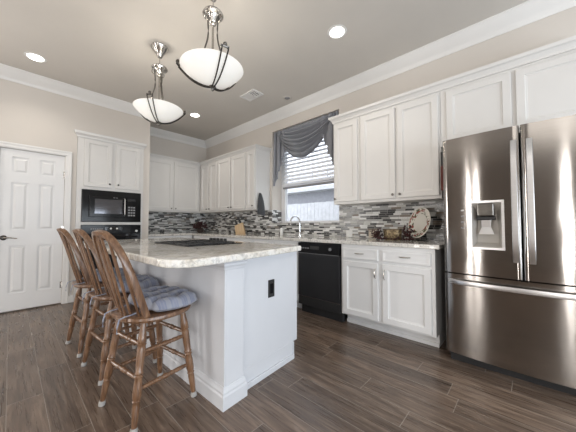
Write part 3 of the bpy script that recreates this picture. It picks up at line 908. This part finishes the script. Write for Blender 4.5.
# ------------------------------------------------------------------ bar stools
SZ = .575
G_ST = 'oak windsor bar stools along the island'
st = thing('bar_stool', (0, 0, 0), '', 'stool', G_ST)
def seat_outline(s=1.0, n=28):
    P = []
    for i in range(n):
        a = 2 * PI * i / n; c, sn = math.cos(a), math.sin(a)
        e = .80
        P.append((s * .208 * math.copysign(abs(c) ** e, c), s * .222 * math.copysign(abs(sn) ** e, sn)))
    return P
m = MB(); rings = []
for s, z in ((.86, SZ - .034), (.97, SZ - .028), (1.0, SZ - .016), (.985, SZ - .003), (.95, SZ), (.6, SZ - .004), (.25, SZ - .008)): rings.append([(x, y, z) for x, y in seat_outline(s)])
m.loft(rings).build('seat', M['oak'], st, True, smooth=True)
LEGP = [(0, .014), (.06, .016), (.10, .018), (.16, .022), (.20, .024), (.215, .020), (.225, .025), (.24, .020), (.26, .022), (.40, .021), (.48, .019), (.50, .023), (.515, .018), (.53, .023), (.55, .019), (.60, .022), (.70, .023), (.745, .018), (.755, .022), (.77, .017), (.80, .019), (.93, .016), (1, .013)]
feet = {}; tops = {}
for sx in (-1, 1):
    for sy in (-1, 1):
        top = Vector((sx * .120, sy * .135, SZ - .030)); ft = Vector((-.192 if sx < 0 else .172, sy * .193, .004)); feet[sx, sy] = ft; tops[sx, sy] = top
        lg = MB().turned(top, ft + (top - ft) * .035, LEGP, 12).build('leg', M['oak'], st, True, smooth=True)
        MB().turned(ft + (top - ft) * .045, ft - Vector((0, 0, .003)), [(0, .0165), (.5, .019), (1, .018)], 10).build('glide', M['foot'], lg, True, smooth=True)
def on_leg(k, z):
    a, b_ = tops[k], feet[k]; t = (a.z - z) / (a.z - b_.z); return a.lerp(b_, t)
SP = [(0, .009), (.12, .011), (.30, .013), (.36, .010), (.38, .014), (.42, .011), (.46, .014), (.50, .016), (.54, .014), (.58, .011), (.62, .014), (.64, .010), (.70, .013), (.88, .011), (1, .009)]
for a_, b_, zz in (((-1, -1), (1, -1), .205), ((-1, 1), (1, 1), .205), ((-1, -1), (1, -1), .385), ((-1, 1), (1, 1), .385),
                   ((-1, -1), (-1, 1), .255), ((1, -1), (1, 1), .235), ((-1, -1), (-1, 1), .425), ((1, -1), (1, 1), .405)):
    MB().turned(on_leg(a_, zz), on_leg(b_, zz), SP, 9).build('stretcher', M['oak'], st, True, smooth=True)
for y in (-.05, .05): MB().lathe([(.009, 0), (.008, .006), (.003, .008)], (-.145, y, SZ - .046), 8).build('screw', M['foot'], st, True, smooth=True)
# hooped back: plane leans back from the rear of the seat
BH = .475; lean = .155
def bow(t):
    """t -1..1 along the hoop"""
    a = t * PI / 2
    y = .164 * math.copysign(abs(math.sin(a)) ** .75, a); hgt = BH * math.cos(a) ** .62 if abs(t) < 1 else 0
    x = -.118 - lean * (hgt / BH) - .035 * (1 - abs(y) / .164) * min(1, hgt / .1)
    return Vector((x, y, SZ - .006 + hgt))
pts = [bow(-1 + 2 * i / 32) for i in range(33)]
m = MB(); m.tube(pts, .012, flat=(.012, .0165), up=(1, 0, .35)); m.build('back_hoop', M['oak'], st, True, smooth=True)
for i in range(6):
    f = (i - 2.5) / 2.5
    yb, yt = f * .110, f * .128
    t = 2 / PI * math.asin(min(1, (abs(yt) / .164) ** (1 / .75))) * (1 if yt > 0 else -1)
    top = bow(t); bot = Vector((-.168 + .035 * f * f, yb, SZ - .008))
    pts = [bot.lerp(top, k / 10) for k in range(11)]
    rr = [.009, .010, .011, .014, .018, .021, .0225, .021, .015, .010, .008]
    m = MB(); rings = []
    for p, r in zip(pts, rr):
        rings.append([p + Vector((.006 * math.sin(2 * PI * k / 8), r * math.cos(2 * PI * k / 8), .002 * math.sin(2 * PI * k / 8))) for k in range(8)])
    m.loft(rings).build('spindle', M['oak'], st, True, smooth=True)
# cushion
cu = thing('seat_cushion', (0, 0, 0), '', 'cushion', 'striped cushions on the bar stools')
m = MB(); bm = m.bm
NXc, NYc = 22, 24
def cz(u, v, top):
    """u,v in -1..1"""
    e = max(abs(u), abs(v)); rim = max(0, 1 - max(0, (e - .72) / .28) ** 2) ** .5
    tuft = 1.0
    for sv in (-.55, -.05, .45): tuft -= .52 * math.exp(-((v - sv - .05 * math.sin(u * 3)) / .085) ** 2)
    tuft -= .15 * math.exp(-((u) / .08) ** 2)
    wr = .06 * math.sin(u * 9 + v * 3) * math.sin(v * 7)
    return rim * (tuft + wr)
grid = {}
for i in range(NXc + 1):
    for j in range(NYc + 1):
        u, v = -1 + 2 * i / NXc, -1 + 2 * j / NYc
        # superellipse footprint
        k = max(abs(u), abs(v)); r = math.hypot(u, v) or 1
        s = k / r; s = s * .62 + .38
        x, y = u * .150 * s * 1.08, v * .212 * s * 1.08
        for tp in (1, 0):
            zz = .004 + (.018 + .056 * cz(u, v, 1)) if tp else .004 + .018 * (1 - cz(u, v, 0)) * .8
            edge = i in (0, NXc) or j in (0, NYc)
            if edge and tp == 0: grid[i, j, 0] = grid[i, j, 1]; continue
            if edge: zz = .024
            grid[i, j, tp] = bm.verts.new((x + .066, y, zz))
for i in range(NXc):
    for j in range(NYc):
        for tp in (1, 0):
            q = [grid[i, j, tp], grid[i + 1, j, tp], grid[i + 1, j + 1, tp], grid[i, j + 1, tp]]
            q2 = []
            for v_ in q:
                if v_ not in q2: q2.append(v_)
            try: bm.faces.new(q2)
            except ValueError: pass
m.build('pad', M['cushion'], cu, True, smooth=True)
for sy in (-1, 1):
    m = MB(); m.tube([(-.09, sy * .088, .024), (-.125, sy * .089, .014), (-.165, sy * .089, .007), (-.20, sy * .088, .006), (-.226, sy * .087, -.002), (-.236, sy * .087, -.04), (-.236, sy * .087, -.075)], .004, 6, flat=(.006, .002)); m.build('tie', M['cushion'], cu, True)
spots = [(.622, 1.745, 9, 'oak windsor bar stool at the corner of the island, fully in view'), (.622, 2.36, 5, 'oak windsor bar stool in the middle of the three at the island'), (.592, 2.93, 4, 'oak windsor bar stool farthest along the island, by the white door')]
clab = ['blue grey striped cushion on the fully visible stool by the island corner', 'blue grey striped cushion on the middle bar stool', 'blue grey striped cushion on the bar stool by the door']
for i, (x, y, a, lab) in enumerate(spots):
    if i == 0:
        st.location = (x, y, 0); st.rotation_euler = (0, 0, R(a)); st['label'] = lab
        cu.location = (x, y, SZ + .001); cu.rotation_euler = (0, 0, R(a)); cu['label'] = clab[0]
    else:
        dup(st, (x, y, 0), R(a), lab); dup(cu, (x, y, SZ + .001), R(a), clab[i])

# ------------------------------------------------------------------ pendants
pd = thing('pendant_lamp', (0, 0, 0), '', 'pendant lamp', 'bowl pendants over the island')
ZB = 2.155                                   # underside of the finial
m = MB(); m.lathe([(.012, 2.905), (.022, 2.908), (.028, 2.918), (.036, 2.938), (.062, 2.975), (.086, 3.006), (.089, 3.015), (.083, 3.024)], (0, 0, 0), 24); m.build('ceiling_canopy', M['nickel'], pd, True, smooth=True)
MB().lathe([(.0045, 2.80), (.0045, 2.91)], (0, 0, 0), 8).build('rod', M['nickel'], pd, True)
m = MB(); m.lathe([(.006, 2.835), (.012, 2.828), (.03, 2.822), (.076, 2.797), (.083, 2.784), (.079, 2.774), (.055, 2.770), (.040, 2.75), (.034, 2.72), (.022, 2.70), (.008, 2.695)], (0, 0, 0), 24); m.build('hub', M['nickel'], pd, True, smooth=True)
RB, ZR = .243, 2.335
m = MB()
outer = []
for i in range(15):
    a = i / 14 * PI / 2; q_ = 1 - i / 14; outer.append((max(.003, RB * q_), ZR - .135 * (1 - q_ ** 2.1)))
m.lathe([(r, z) for r, z in outer] + [(max(.002, (r - .006)), z + .006) for r, z in outer[::-1]][0:0] , (0, 0, 0), 40, caps=False)
inner = [(max(.002, r - .005), z + .004) for r, z in outer]
m.lathe(inner, (0, 0, 0), 40, caps=False)
m.lathe([(RB, ZR), (RB + .002, ZR + .003), (RB - .005, ZR + .004)], (0, 0, 0), 40, caps=False)
m.build('glass_bowl', M['bowl'], pd, True, smooth=True)
MB().lathe([(.004, ZB), (.012, ZB + .006), (.014, ZB + .016), (.008, ZB + .024), (.02, ZB + .03), (.03, ZB + .036), (.02, ZB + .044)], (0, 0, 0), 16).build('finial', M['darknickel'], pd, True, smooth=True)
for k in range(3):
    a0 = R(20 + 120 * k)
    ar = None
    for s in (-1, 1):
        pts = []
        for i in range(17):
            t = i / 16
            a = t * PI / 2
            r = (RB + .018) * t; z = ZR + .004 - .152 * (1 - t ** 2.1)
            pts.append((r, z))
        # scroll over the rim
        pts += [(RB + .030, ZR + .018), (RB + .032, ZR + .030), (RB + .022, ZR + .040), (RB + .010, ZR + .034)]
        P = []
        for j, (r, z) in enumerate(pts):
            spread = s * (.007 + .017 * min(1, j / 16))
            P.append((r * math.cos(a0) - spread * math.sin(a0), r * math.sin(a0) + spread * math.cos(a0), z))
        m = MB(); m.tube(P, .0055, 8); ar = m.build('strap', M['bronze'], pd, True, smooth=True)
    r = RB + .026
    m = MB(); m.tube([(r * math.cos(a0) + s * .03 * -math.sin(a0), r * math.sin(a0) + s * .03 * math.cos(a0), ZR + .034) for s in (-1, 1)], .008, 8); m.sphere((r * math.cos(a0), r * math.sin(a0), ZR + .050), .016, 10)
    m.build('scroll_knob', M['darknickel'], pd, True, smooth=True)
    a1 = a0 + R(40)
    P = []
    for i in range(13):
        t = i / 12; rr = .050 - .010 * math.sin(min(1, t * 1.6) * PI) + .075 * max(0, (t - .35) / .65) ** 1.6
        P.append((rr * math.cos(a1), rr * math.sin(a1), 2.765 - t * .46))
    m = MB(); m.tube(P, .0065, 8); m.build('hanger_arm', M['darknickel'], pd, True, smooth=True)
    m = MB(); m.tube([((.045 + .03 * math.cos(q)) * math.cos(a1), (.045 + .03 * math.cos(q)) * math.sin(a1), 2.748 + .03 * math.sin(q)) for q in [R(-100 + 25 * i) for i in range(13)]], .006, 8); m.build('hub_scroll', M['nickel'], pd, True, smooth=True)
MB().lathe([(.02, 2.27), (.022, 2.30), (.012, 2.33), (.009, 2.40), (.009, 2.70)], (0, 0, 0), 10).build('stem', M['nickel'], pd, True, smooth=True)
for i, (x, y, rz, lab) in enumerate(((1.08, 1.835, -2, 'larger looking glass bowl pendant lamp over the near end of the island'), (1.07, 2.91, -28, 'glass bowl pendant lamp over the far end of the island, its ceiling canopy in view'))):
    if i == 0: pd.location = (x, y, 0); pd.rotation_euler = (0, 0, R(rz)); pd['label'] = lab
    else: dup(pd, (x, y, 0), R(rz), lab)
    l = bpy.data.lights.new('pendant_bulb', 'POINT'); l.energy = 4.5; l.color = (1, .92, .80); l.shadow_soft_size = .05
    o = bpy.data.objects.new('pendant_bulb', l); C.objects.link(o); o.location = (x, y, 2.42)

# ------------------------------------------------------------------ ceiling fittings
labs = ['lit recessed downlight in the ceiling above the white door', 'lit recessed downlight in the ceiling toward the fridge', 'lit recessed downlight in the ceiling in front of the alcove cabinets']
rl = None
for (x, y), lab in zip(((.155, 4.145), (2.198, 1.371), (2.185, 4.283)), labs):
    if rl is None:
        rl = thing('recessed_light', (x, y, H), lab, 'ceiling light', 'lit recessed downlights')
        MB().lathe([(.070, -.002), (.078, -.006), (.094, -.004), (.097, -.0005)], (0, 0, 0), 28).build('trim_ring', M['white'], rl, True, smooth=True)
        MB().lathe([(.069, -.0075), (.060, -.0085), (.02, -.009)], (0, 0, 0), 28).build('lens', M['bulb'], rl, True, smooth=True)
    else: dup(rl, (x, y, H), 0, lab)
    l = bpy.data.lights.new('downlight', 'SPOT'); l.energy = 16; l.color = (1, .93, .83); l.spot_size = R(130); l.spot_blend = .8; l.shadow_soft_size = .07
    o = bpy.data.objects.new('downlight', l); C.objects.link(o); o.location = (x, y, H - .03)
e = thing('recessed_light', (2.84, 2.66, H), 'unlit small round ceiling fitting close to the window wall', 'ceiling light')
MB().lathe([(.045, -.008), (.06, -.006), (.075, -.0005)], (0, 0, 0), 24).build('trim_ring', M['ceiling'], e, True, smooth=True)
MB().lathe([(.042, -.009), (.03, -.018), (.012, -.020)], (0, 0, 0), 20).build('eyeball', M['greyplastic'], e, True, smooth=True)
v = thing('air_vent', (2.42, 3.0, H), 'white rectangular air vent in the ceiling between pendants and window', 'vent', rz=R(0))
m = MB(); m.box(-.10, .10, -.16, -.13, -.012, 0).box(-.10, .10, .13, .16, -.012, 0).box(-.10, -.075, -.13, .13, -.012, 0).box(.075, .10, -.13, .13, -.012, 0); m.build('vent_frame', M['white'], v, True)
MB().box(-.075, .075, -.13, .13, -.002, 0).build('vent_duct', M['blackmatte'], v, True)
MB().box(-.075, .075, -.02, .13, -.008, -.0022).build('damper_plate', M['white'], v, True)
for i in range(5):
    x = -.06 + i * .03; MB().loft([[(x - .004, -.128, -.004), (x + .004, -.128, -.011), (x + .005, -.128, -.010), (x - .003, -.128, -.003)], [(x - .004, -.022, -.004), (x + .004, -.022, -.011), (x + .005, -.022, -.010), (x - .003, -.022, -.003)]]).build('vent_slat', M['white'], v, True)

# ------------------------------------------------------------------ valance
vl = thing('window_valance', (XE + .06, (WY0 + WY1) / 2, 1.75), 'grey satin swag valance with pleated side tails at the sink window', 'valance')
vx = XE + .035; vy1, vy0, vz = WY1 - .05, WY0 + .012, WZ1 - .012
MB().box(vx - .01, vx + .07, vy0, vy1, vz - .02, vz).build('mounting_board', M['valance'], vl)
# swag
m = MB(); bm = m.bm; NU, NV = 48, 44; G_ = {}
cy = (vy0 + vy1) / 2; hw = (vy1 - vy0) / 2 - .015
for i in range(NU + 1):
    for j in range(NV + 1):
        u = -1 + 2 * i / NU; q = j / NV
        drop = .50 * q + .012
        z = vz - .01 - drop * (1 - abs(u) ** 2.3) - .05 * q * (1 - abs(u)) - .03 * abs(u) ** 3 * q
        y = cy + u * hw * (1 - .10 * q)
        fold = math.sin(q * 7.0 * 2 * PI) * .046 * (1 - .5 * abs(u)) * min(1, q * 5)
        x = vx - .004 - .055 * (1 - u * u) * math.sin(min(1, q * 1.15) * PI * .62) - fold - .012
        G_[i, j] = bm.verts.new((x, y, z))
for i in range(NU):
    for j in range(NV): bm.faces.new((G_[i, j], G_[i + 1, j], G_[i + 1, j + 1], G_[i, j + 1]))
o = m.build('swag', M['valance'], vl, smooth=True)
sd = o.modifiers.new('cloth', 'SOLIDIFY'); sd.thickness = .004
# tails (jabots): cascade with stepped hem
def jabot(yo, yi, zlong, zshort, name):
    m = MB(); bm = m.bm; n = 40; nv = 14; G = {}
    for i in range(n + 1):
        t = i / n
        ph = t * 5 * PI
        y = yo + (yi - yo) * t + .014 * math.sin(2 * ph) * (1 if yi > yo else -1)
        x = vx - .030 - .020 * math.cos(ph) - .012
        zb = zlong + (zshort - zlong) * (math.floor(t * 5) / 5 + .2 * max(0, (t * 5 % 1) - .35) / .65)
        for j in range(nv + 1):
            s = j / nv
            G[i, j] = bm.verts.new((x + .02 * (1 - s) , y, vz - .008 + (zb - vz) * s))
    for i in range(n):
        for j in range(nv): bm.faces.new((G[i, j], G[i + 1, j], G[i + 1, j + 1], G[i, j + 1]))
    o = m.build(name, M['valance'], vl, smooth=True); sd = o.modifiers.new('cloth', 'SOLIDIFY'); sd.thickness = .004
jabot(vy1 - .002, vy1 - .28, 1.76, 2.36, 'tail')
jabot(vy0 + .002, vy0 + .33, 1.80, 2.56, 'tail')

# ------------------------------------------------------------------ sink things
fa = thing('kitchen_faucet', (2.98, 2.53, .9145), 'chrome gooseneck faucet under the sink window', 'faucet')
MB().lathe([(.027, 0), (.027, .008), (.018, .014), (.016, .05), (.013, .06)], (0, 0, 0), 16).build('base', M['chrome'], fa, True, smooth=True)
P = [(0, 0, .055), (0, 0, .12), (0, 0, .20)] + [(-.105 + .105 * math.cos(R(a)), 0, .20 + .095 * math.sin(R(a))) for a in range(15, 166, 15)] + [(-.21, 0, .19), (-.213, 0, .165)]
MB().tube(P, .0105, 10, up=(0, 1, 0)).build('spout', M['chrome'], fa, True, smooth=True)
MB().tube([(0, 0, .04), (.0, -.045, .05), (0, -.10, .085)], [.009, .007, .006], 8).build('handle', M['chrome'], fa, True, smooth=True)
sp = thing('soap_bottle', (3.055, 2.99, .9145), 'small white soap bottle with dark pump beside the faucet', 'bottle')
MB().lathe([(.026, 0), (.028, .006), (.028, .095), (.022, .108), (.011, .114), (.011, .122)], (0, 0, 0), 16).build('bottle_body', M['whiteplastic'], sp, True, smooth=True)
m = MB(); m.lathe([(.013, .122), (.013, .136), (.005, .138), (.005, .158), (.012, .160), (.012, .168)], (0, 0, 0), 12); m.tube([(0, 0, .164), (-.03, 0, .166), (-.04, 0, .160)], .004, 6); m.build('pump', M['blackmatte'], sp, True, smooth=True)

# ------------------------------------------------------------------ knife block and knives
kb = Vector((2.90, 3.90, .9145))
q = [(-.075, 0), (.095, 0), (.085, .06), (.045, .215), (-.10, .15)]
m = MB(); m.loft([[(x, -.05, z) for x, z in q], [(x, .05, z) for x, z in q]])
blk = m.build('knife_block', M['maple'], None, True, bevel=.004); blk.location = kb; blk.rotation_euler = (0, 0, R(-47)); W[blk.name] = kb
tag(blk, 'pale slanted wooden knife block on the window wall counter', 'knife block')
KR = Matrix.Translation(kb) @ Matrix.Rotation(R(-47), 4, 'Z')
nrm = Vector((-.065, 0, .145)).normalized()
kn = None
klab = ['black handled knife in the block, top row toward the corner', 'black handled knife in the block, top row middle', 'black handled knife in the block, top row toward the sink', 'black handled knife in the block, lower row toward the corner', 'black handled knife in the block, lower row toward the sink']
for i, (y, f) in enumerate(((.03, .72), (0, .72), (-.03, .72), (.018, .28), (-.018, .28))):
    p = Vector((-.10, y, .15)).lerp(Vector((.045, y, .215)), f); d = nrm
    ln = .115 if i < 3 else .095
    m = MB(); m.tube([p + d * .004, p + d * .03, p + d * ln * .8, p + d * ln], .009, 8, flat=(.010, .015), up=(1, 0, .6))
    k = m.build('knife', M['blackmatte'], None, True); k.matrix_world = KR; tag(k, klab[i], 'knife', 'knives in the wooden block')

# ------------------------------------------------------------------ dried flowers in the corner
def blob(m, c, r, n=6): m.sphere(c, r, n)
fl = thing('dried_flower_arrangement', (2.83, 5.24, .9145), 'dark red dried flower arrangement in the far counter corner', 'flowers')
MB().lathe([(.05, 0), (.062, .006), (.075, .04), (.07, .075), (.052, .09), (.055, .097), (.045, .097), (.04, .08)], (0, 0, 0), 20).build('vase', M['vase'], fl, True, smooth=True)
rg = random.Random(3)
BLO = []; st_ = MB()
for i in range(70):
    a = rg.uniform(0, 2 * PI); el = rg.uniform(.1, 1.45); rr = rg.uniform(.09, .17)
    c = (rr * math.cos(a) * math.cos(el) * 1.15, rr * math.sin(a) * math.cos(el) * 1.15, .085 + rr * math.sin(el) * .9)
    BLO.append((c, rg.uniform(.6, 1.3)))
    if i % 4 == 0: st_.tube([(0, 0, .07), (c[0] * .5, c[1] * .5, .07 + (c[2] - .07) * .6), c], .002, 5)
st_.build('stems', M['twig'], fl, True)
def leaves(n, gen, seed):
    m = MB(); g = random.Random(seed)
    for i in range(n):
        c = Vector(gen(g)); d = Vector((g.uniform(-1, 1), g.uniform(-1, 1), g.uniform(-.3, 1))).normalized(); s = d.cross(Vector((g.uniform(-1, 1), g.uniform(-1, 1), 1))).normalized()
        l = g.uniform(.03, .05); w_ = l * .3
        pts = [c, c + d * l * .5 + s * w_, c + d * l, c + d * l * .5 - s * w_]
        up = d.cross(s) * .003
        m.loft([pts, [p + up for p in pts]])
    return m
leaves(45, lambda g: (g.gauss(0, .07), g.gauss(0, .07), .10 + abs(g.gauss(0, .05))), 5).build('leaves', M['leafred'], fl, True)

# ------------------------------------------------------------------ counter decor by the fridge
bk = thing('tin_basket', (2.93, 1.125, .9145), 'oval hammered gold tin among red berries on the counter', 'basket')
m = MB(); rings = []
for s, z in ((.88, 0), (.95, .01), (1, .07), (1.03, .122), (.98, .122), (.94, .07), (.86, .012)): rings.append([(.055 * s * math.cos(2 * PI * i / 28), .10 * s * math.sin(2 * PI * i / 28), z) for i in range(28)])
m.loft(rings).build('tin_body', M['basket'], bk, True, smooth=True)
for z in (.016, .115):
    m = MB(); s = 1.0 if z < .05 else 1.035
    m.tube([(.0565 * s * math.cos(2 * PI * i / 28), .1025 * s * math.sin(2 * PI * i / 28), z) for i in range(29)], .0035, 6); m.build('rim', M['twig'], bk, True, smooth=True)
ga = thing('berry_garland', (2.90, 1.11, .9145), 'garland of dark red berries and twigs wrapped around the gold tin', 'garland')
m = MB(); tw = MB(); g = random.Random(11)
BER = []
for i in range(96):
    side = g.random()
    if side < .42: c = (g.gauss(.02, .028), g.gauss(.175, .028), abs(g.gauss(.055, .04)) + .006)
    elif side < .84: c = (g.gauss(-.038, .014), g.gauss(-.165, .04), abs(g.gauss(.055, .045)) + .006)
    else: c = (g.gauss(-.055, .008), g.uniform(-.14, .16), .012 + abs(g.gauss(0, .012)))
    if abs(c[1] - .015) < .122 and abs(c[0] - .03) < .078 and c[2] < .14 and c[0] > -.045: c = (min(c[0], -.02) if c[1] < 0 else c[0], .015 + math.copysign(.135 + .03 * g.random(), c[1] - .015), min(c[2], .09))
    BER.append(((c[0], c[1], max(.012, c[2])), g.uniform(.8, 1.3)))
    if i % 4 == 0: tw.tube([(c[0] - .004, c[1] * 1.03, max(.004, c[2] * .5)), (c[0] - .012, c[1], c[2]), (c[0] - .024, c[1] * 1.05, c[2] + .02)], .0016, 5)
tw.build('twigs', M['twig'], ga, True)
leaves(36, lambda g: (g.gauss(-.03, .01), g.choice((-.185, .20)) + g.uniform(-.02, .02), .02 + abs(g.gauss(.03, .025))), 8).build('leaves', M['leafred'], ga, True)
def scatter(name, spots_, r, mat, par):
    p0 = MB(); p0.sphere((0, 0, 0), r, 7); o0 = p0.build(name, mat, par, True, smooth=True)
    for i_, (c, sc) in enumerate(spots_):
        o_ = o0 if i_ == 0 else o0.copy()
        if i_: C.objects.link(o_); o_.parent = par
        o_.location = c; o_.scale = (sc, sc, sc)
scatter('berry', BER, .0092, M['darkred'], ga)
scatter('blossom', BLO, .016, M['darkred'], fl)
# plate on a stand
PT = Vector((2.985, .850, .9145))
pl = MB(); rp = .166
pl.lathe([(.004, .004), (.09, .0), (.10, -.004), (.125, -.012), (rp, -.020), (rp + .002, -.017), (rp, -.014), (.125, -.006), (.10, .003), (.09, .008), (.004, .010)], (0, 0, 0), 48, (1, 0, 0))
plo = pl.build('decorative_plate', M['plate'], None, True, smooth=True)
plo.location = PT + Vector((0, 0, .024 + rp)); plo.rotation_euler = (0, R(13), R(-36)); W[plo.name] = plo.location.copy()
tag(plo, 'round cream plate with red and green floral rim standing on the counter', 'plate')
sd = thing('plate_stand', PT, 'small black wire stand holding the floral plate', 'stand', rz=R(-36))
for s in (-1, 1):
    m = MB(); y = s * .045
    m.tube([(-.075, y, .035), (-.082, y, .014), (-.06, y, .006), (.02, y, .006), (.045, y * .9, .006), (.03, y * .8, .10), (.05, y * .5, .19)], .004, 6); m.build('leg', M['blackmatte'], sd, True, smooth=True)
m = MB(); m.tube([(-.055, -.045, .006), (-.055, .045, .006)], .0035, 6); m.tube([(.048, -.03, .175), (.048, .03, .175)], .0035, 6); m.build('crossbar', M['blackmatte'], sd, True, smooth=True)
# outlets on the mosaic
for y, mt, lab in ((1.772, 'whiteplastic', 'white power outlet on the mosaic nearest the sink window'), (1.448, 'beigeplastic', 'almond power outlet on the mosaic behind the red berries')):
    o = thing('power_outlet', (XE - .0105, y, .965), lab, 'outlet', 'outlets on the mosaic backsplash')
    MB().box(-.006, 0, -.047, .047, -.046, .046).build('cover_plate', M[mt], o, True, bevel=.002)
    for s in (-1, 1): MB().box(-.0075, -.006, s * .021 - .014, s * .021 + .014, -.017, .017).build('receptacle', M[mt], o, True, bevel=.001)
# towel on the flank of the narrow wall cabinet
tw = thing('hanging_towel', (2.90, 3.33, 1.25), 'charcoal grey towel hanging from a hook on the side of the narrow wall cabinet', 'towel')
m = MB(); m.lathe([(.012, 0), (.012, .004), (.005, .006), (.004, .022), (.007, .024)], (2.885, 3.3478, 1.61), 10, (0, -1, 0)); m.build('hook', M['nickel'], tw, smooth=True)
m = MB(); rings = []
n = 26
for t, wd, th in ((0, .014, .010), (.04, .020, .014), (.15, .030, .018), (.35, .042, .022), (.6, .052, .024), (.85, .058, .024), (.97, .060, .022), (1, .056, .018)):
    z = 1.625 - t * .375; ring = []
    for i in range(n):
        a = 2 * PI * i / n; rip = 1 + .16 * math.sin(5 * a) * min(1, t * 3)
        ring.append((2.885 + .012 * t + 1.35 * wd * math.cos(a) * rip, 3.3475 - .004 - th * (1 + math.sin(a) * rip * .9), z - .012 * math.cos(a) * t))
    rings.append(ring)
m.loft(rings).build('cloth', M['towel'], tw, smooth=True)
